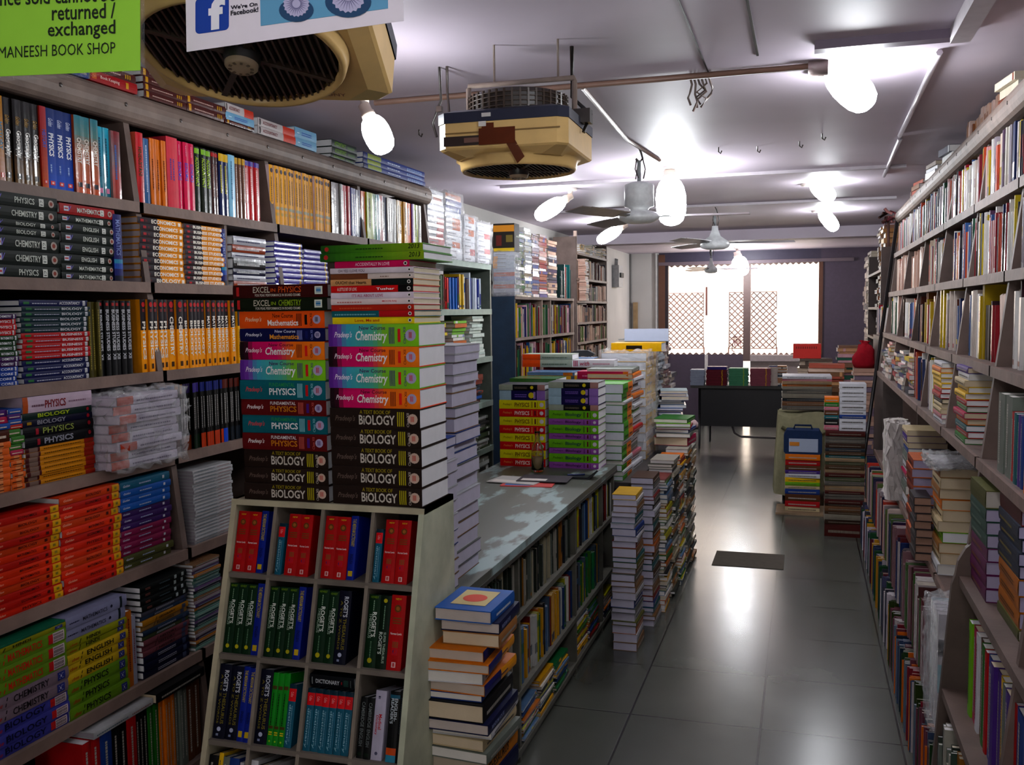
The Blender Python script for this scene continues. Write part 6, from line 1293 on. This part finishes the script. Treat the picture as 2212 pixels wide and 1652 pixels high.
bk = [('pl_orange', .04), ('pl_green', .035), ('pl_pink', .03), ('pl_brown', .04), ('pl_teal', .03), ('pl_black', .05), ('pl_pink', .04)]; pile((.21, 8.06, .862), 0, bk, .11, .16, 'the narrow stack beside the white-paged pile', GA)
m = MB(); m.box((-.24, -.06, 0), (.2, .34, .018), lin('8a7258'), WOOD); o = part('wooden_plank', m); o.location = (.0, 8.82, 0); tag(o, 'brown plank on the floor under the aisle pile with the blue bag', 'plank')
bk = [('pl_orange', .05), ('pl_crimson', .05), ('pl_brown', .04), ('pl_violet', .03), ('pl_white', .035), ('pl_yellow', .04), ('pl_lime', .03), ('pl_cream', .03), ('pl_blue', .045), ('pl_brown', .06), ('pl_crimson', .05), ('pl_cream', .04)]
zb = pile((-.01, 8.85, .019), 0, [(k, t * 1.04) for k, t in bk], .3, .24, 'the colourful pile under the blue bag', GA, jit=.012, jrot=.05)
e = thing('blue_bag', (-.01, 8.85, zb), 'dark blue bag with a white label standing on the colourful aisle pile', 'bag')
m = MB(); sh = [(-.15, 0), (.15, 0), (.165, .02), (.165, .17), (.14, .215), (-.14, .215), (-.165, .17), (-.165, .02)]; m.prism(sh, 'y', 0, .2, lin('1c2c4c'), CLOTH); part('bag_body', m, e)
m = MB(); m.box((-.12, -.003, .02), (.13, 0, .14), lin('9aa4b8'), MATTE); part('label', m, e); m = MB(); m.box((-.115, -.006, .075), (-.03, -.003, .11), lin('b8701c'), MATTE); part('sticker', m, e)
m = MB(); m.tube([(-.08, .1, .213), (-.07, .1, .25), (.07, .1, .25), (.08, .1, .213)], .009, lin('16223c'), CLOTH, 8); part('carry_handle', m, e)
e = thing('draped_chair', (.0, 9.45, 0), 'chair draped in a khaki cloth behind the blue bag', 'chair')
for x in (-.18, .2):
    for y in (-.18, .18): m = MB(); m.tube([(x, y, 0), (x * .95, y, .5)], .014, lin('2a2624'), METAL, 8); part('leg', m, e)
m = MB(); m.box((-.2, -.2, .5), (.22, .2, .54), lin('3a3430'), WOOD); part('seat', m, e)
m = MB(); nx, nz = 18, 12; kc = lin('8f8a6c'); g = []
for j in range(nz + 1):
    z = .12 + (.86 - .12) * j / nz; row = []
    for i in range(4 * nx):
        s_ = i / nx; k = int(s_); f = s_ - k; w = .24 + (.03 * (1 - j / nz)); cs = [(-w, -w), (w, -w), (w, w), (-w, w)]; a, b = cs[k], cs[(k + 1) % 4]
        x, y = a[0] + (b[0] - a[0]) * f, a[1] + (b[1] - a[1]) * f; r_ = 1 + .05 * math.sin(i * 1.9) * (1 - j / nz) + .02 * math.sin(i * .7 + j * .5); row.append((x * r_, y * r_, z - .03 * math.sin(i * .35)))
    g.append(row)
V = [p for r_ in g for p in r_]; n4 = 4 * nx; m.tri(V, [(j * n4 + i, j * n4 + (i + 1) % n4, (j + 1) * n4 + (i + 1) % n4, (j + 1) * n4 + i) for j in range(nz) for i in range(n4)], kc, CLOTH, True)
m.tri(g[-1], [tuple(range(n4))], kc, CLOTH); m.tube([(-.2, -.26, .74), (-.05, -.285, .66), (.1, -.28, .66), (.24, -.26, .74)], .016, lin('6e6a50'), CLOTH, 8); part('drape', m, e)
mg = [('pl_white', .03), ('pl_pink', .02), ('mu_sand', .03), ('pl_orange', .02), ('mu_stone', .03), ('mu_grey', .04), ('mu_stone', .04), ('mu_slate', .03), ('mu_tan', .04), ('mu_grey', .04)]
pile((.02, 9.24, .9), 0, mg, .44, .34, 'the heap on the draped chair', GA, 'book', jit=.02, jrot=.06)
for x, y, z1, pal, L in ((.2, 10.0, 1.3, ['c8a078', 'b86a58', '8a6a50', 'd8c0b0'], .36), (.52, 9.1, 1.3, ['c8a898', '8a7a88', 'b89888'], .22), (.1, 10.4, 1.32, ['b8a898', '6a5a50'], .34), (.45, 10.5, 1.45, ['3a6a5a', 'c09aa0', 'b89070', '8a6a58'], .26)): mass_pile(x, y, 0, 'F', pal, z1, L=L, D=.26, t=(.02, .05), jit=.015)
m = MB(); m.box((-.14, 0, 0), (.14, .2, .15), lin('b8241c'), MATTE); [m.box((-.11 + k * .022, -.0006, .1), (-.1 + k * .022, 0, .125), lin('6a1410'), MATTE, skip='+y') for k in range(10)]; o = part('red_box', m); o.location = (.02, 10.42, 1.322); tag(o, 'red box standing on the far aisle pile against the window light', 'box')
m = MB(); m.lathe([(0, 0), (.09, 0), (.11, .04), (.1, .1), (.085, .15), (.05, .2), (.03, .215), (.045, .24), (.02, .235), (0, .22)], lin('8a0f1c'), CLOTH, 14); rb = random.Random(3); m.v = [(x + rb.uniform(-.014, .014) * (z > 0), y + rb.uniform(-.014, .014) * (z > 0), z + rb.uniform(-.012, .012) * (z > .01)) for x, y, z in m.v]; o = part('red_bag', m); o.location = (.52, 9.2, 1.303); tag(o, 'crumpled red cloth bag on the pile beside the dark wooden rack', 'bag')


# ------------------------------------------------------------------ the mass of thin books
o = part('shelved_books', MASS, kind='stuff'); o['label'] = 'thin spines and small piles on the far shelves, counter shelves and magazine wall'; o['category'] = 'books'
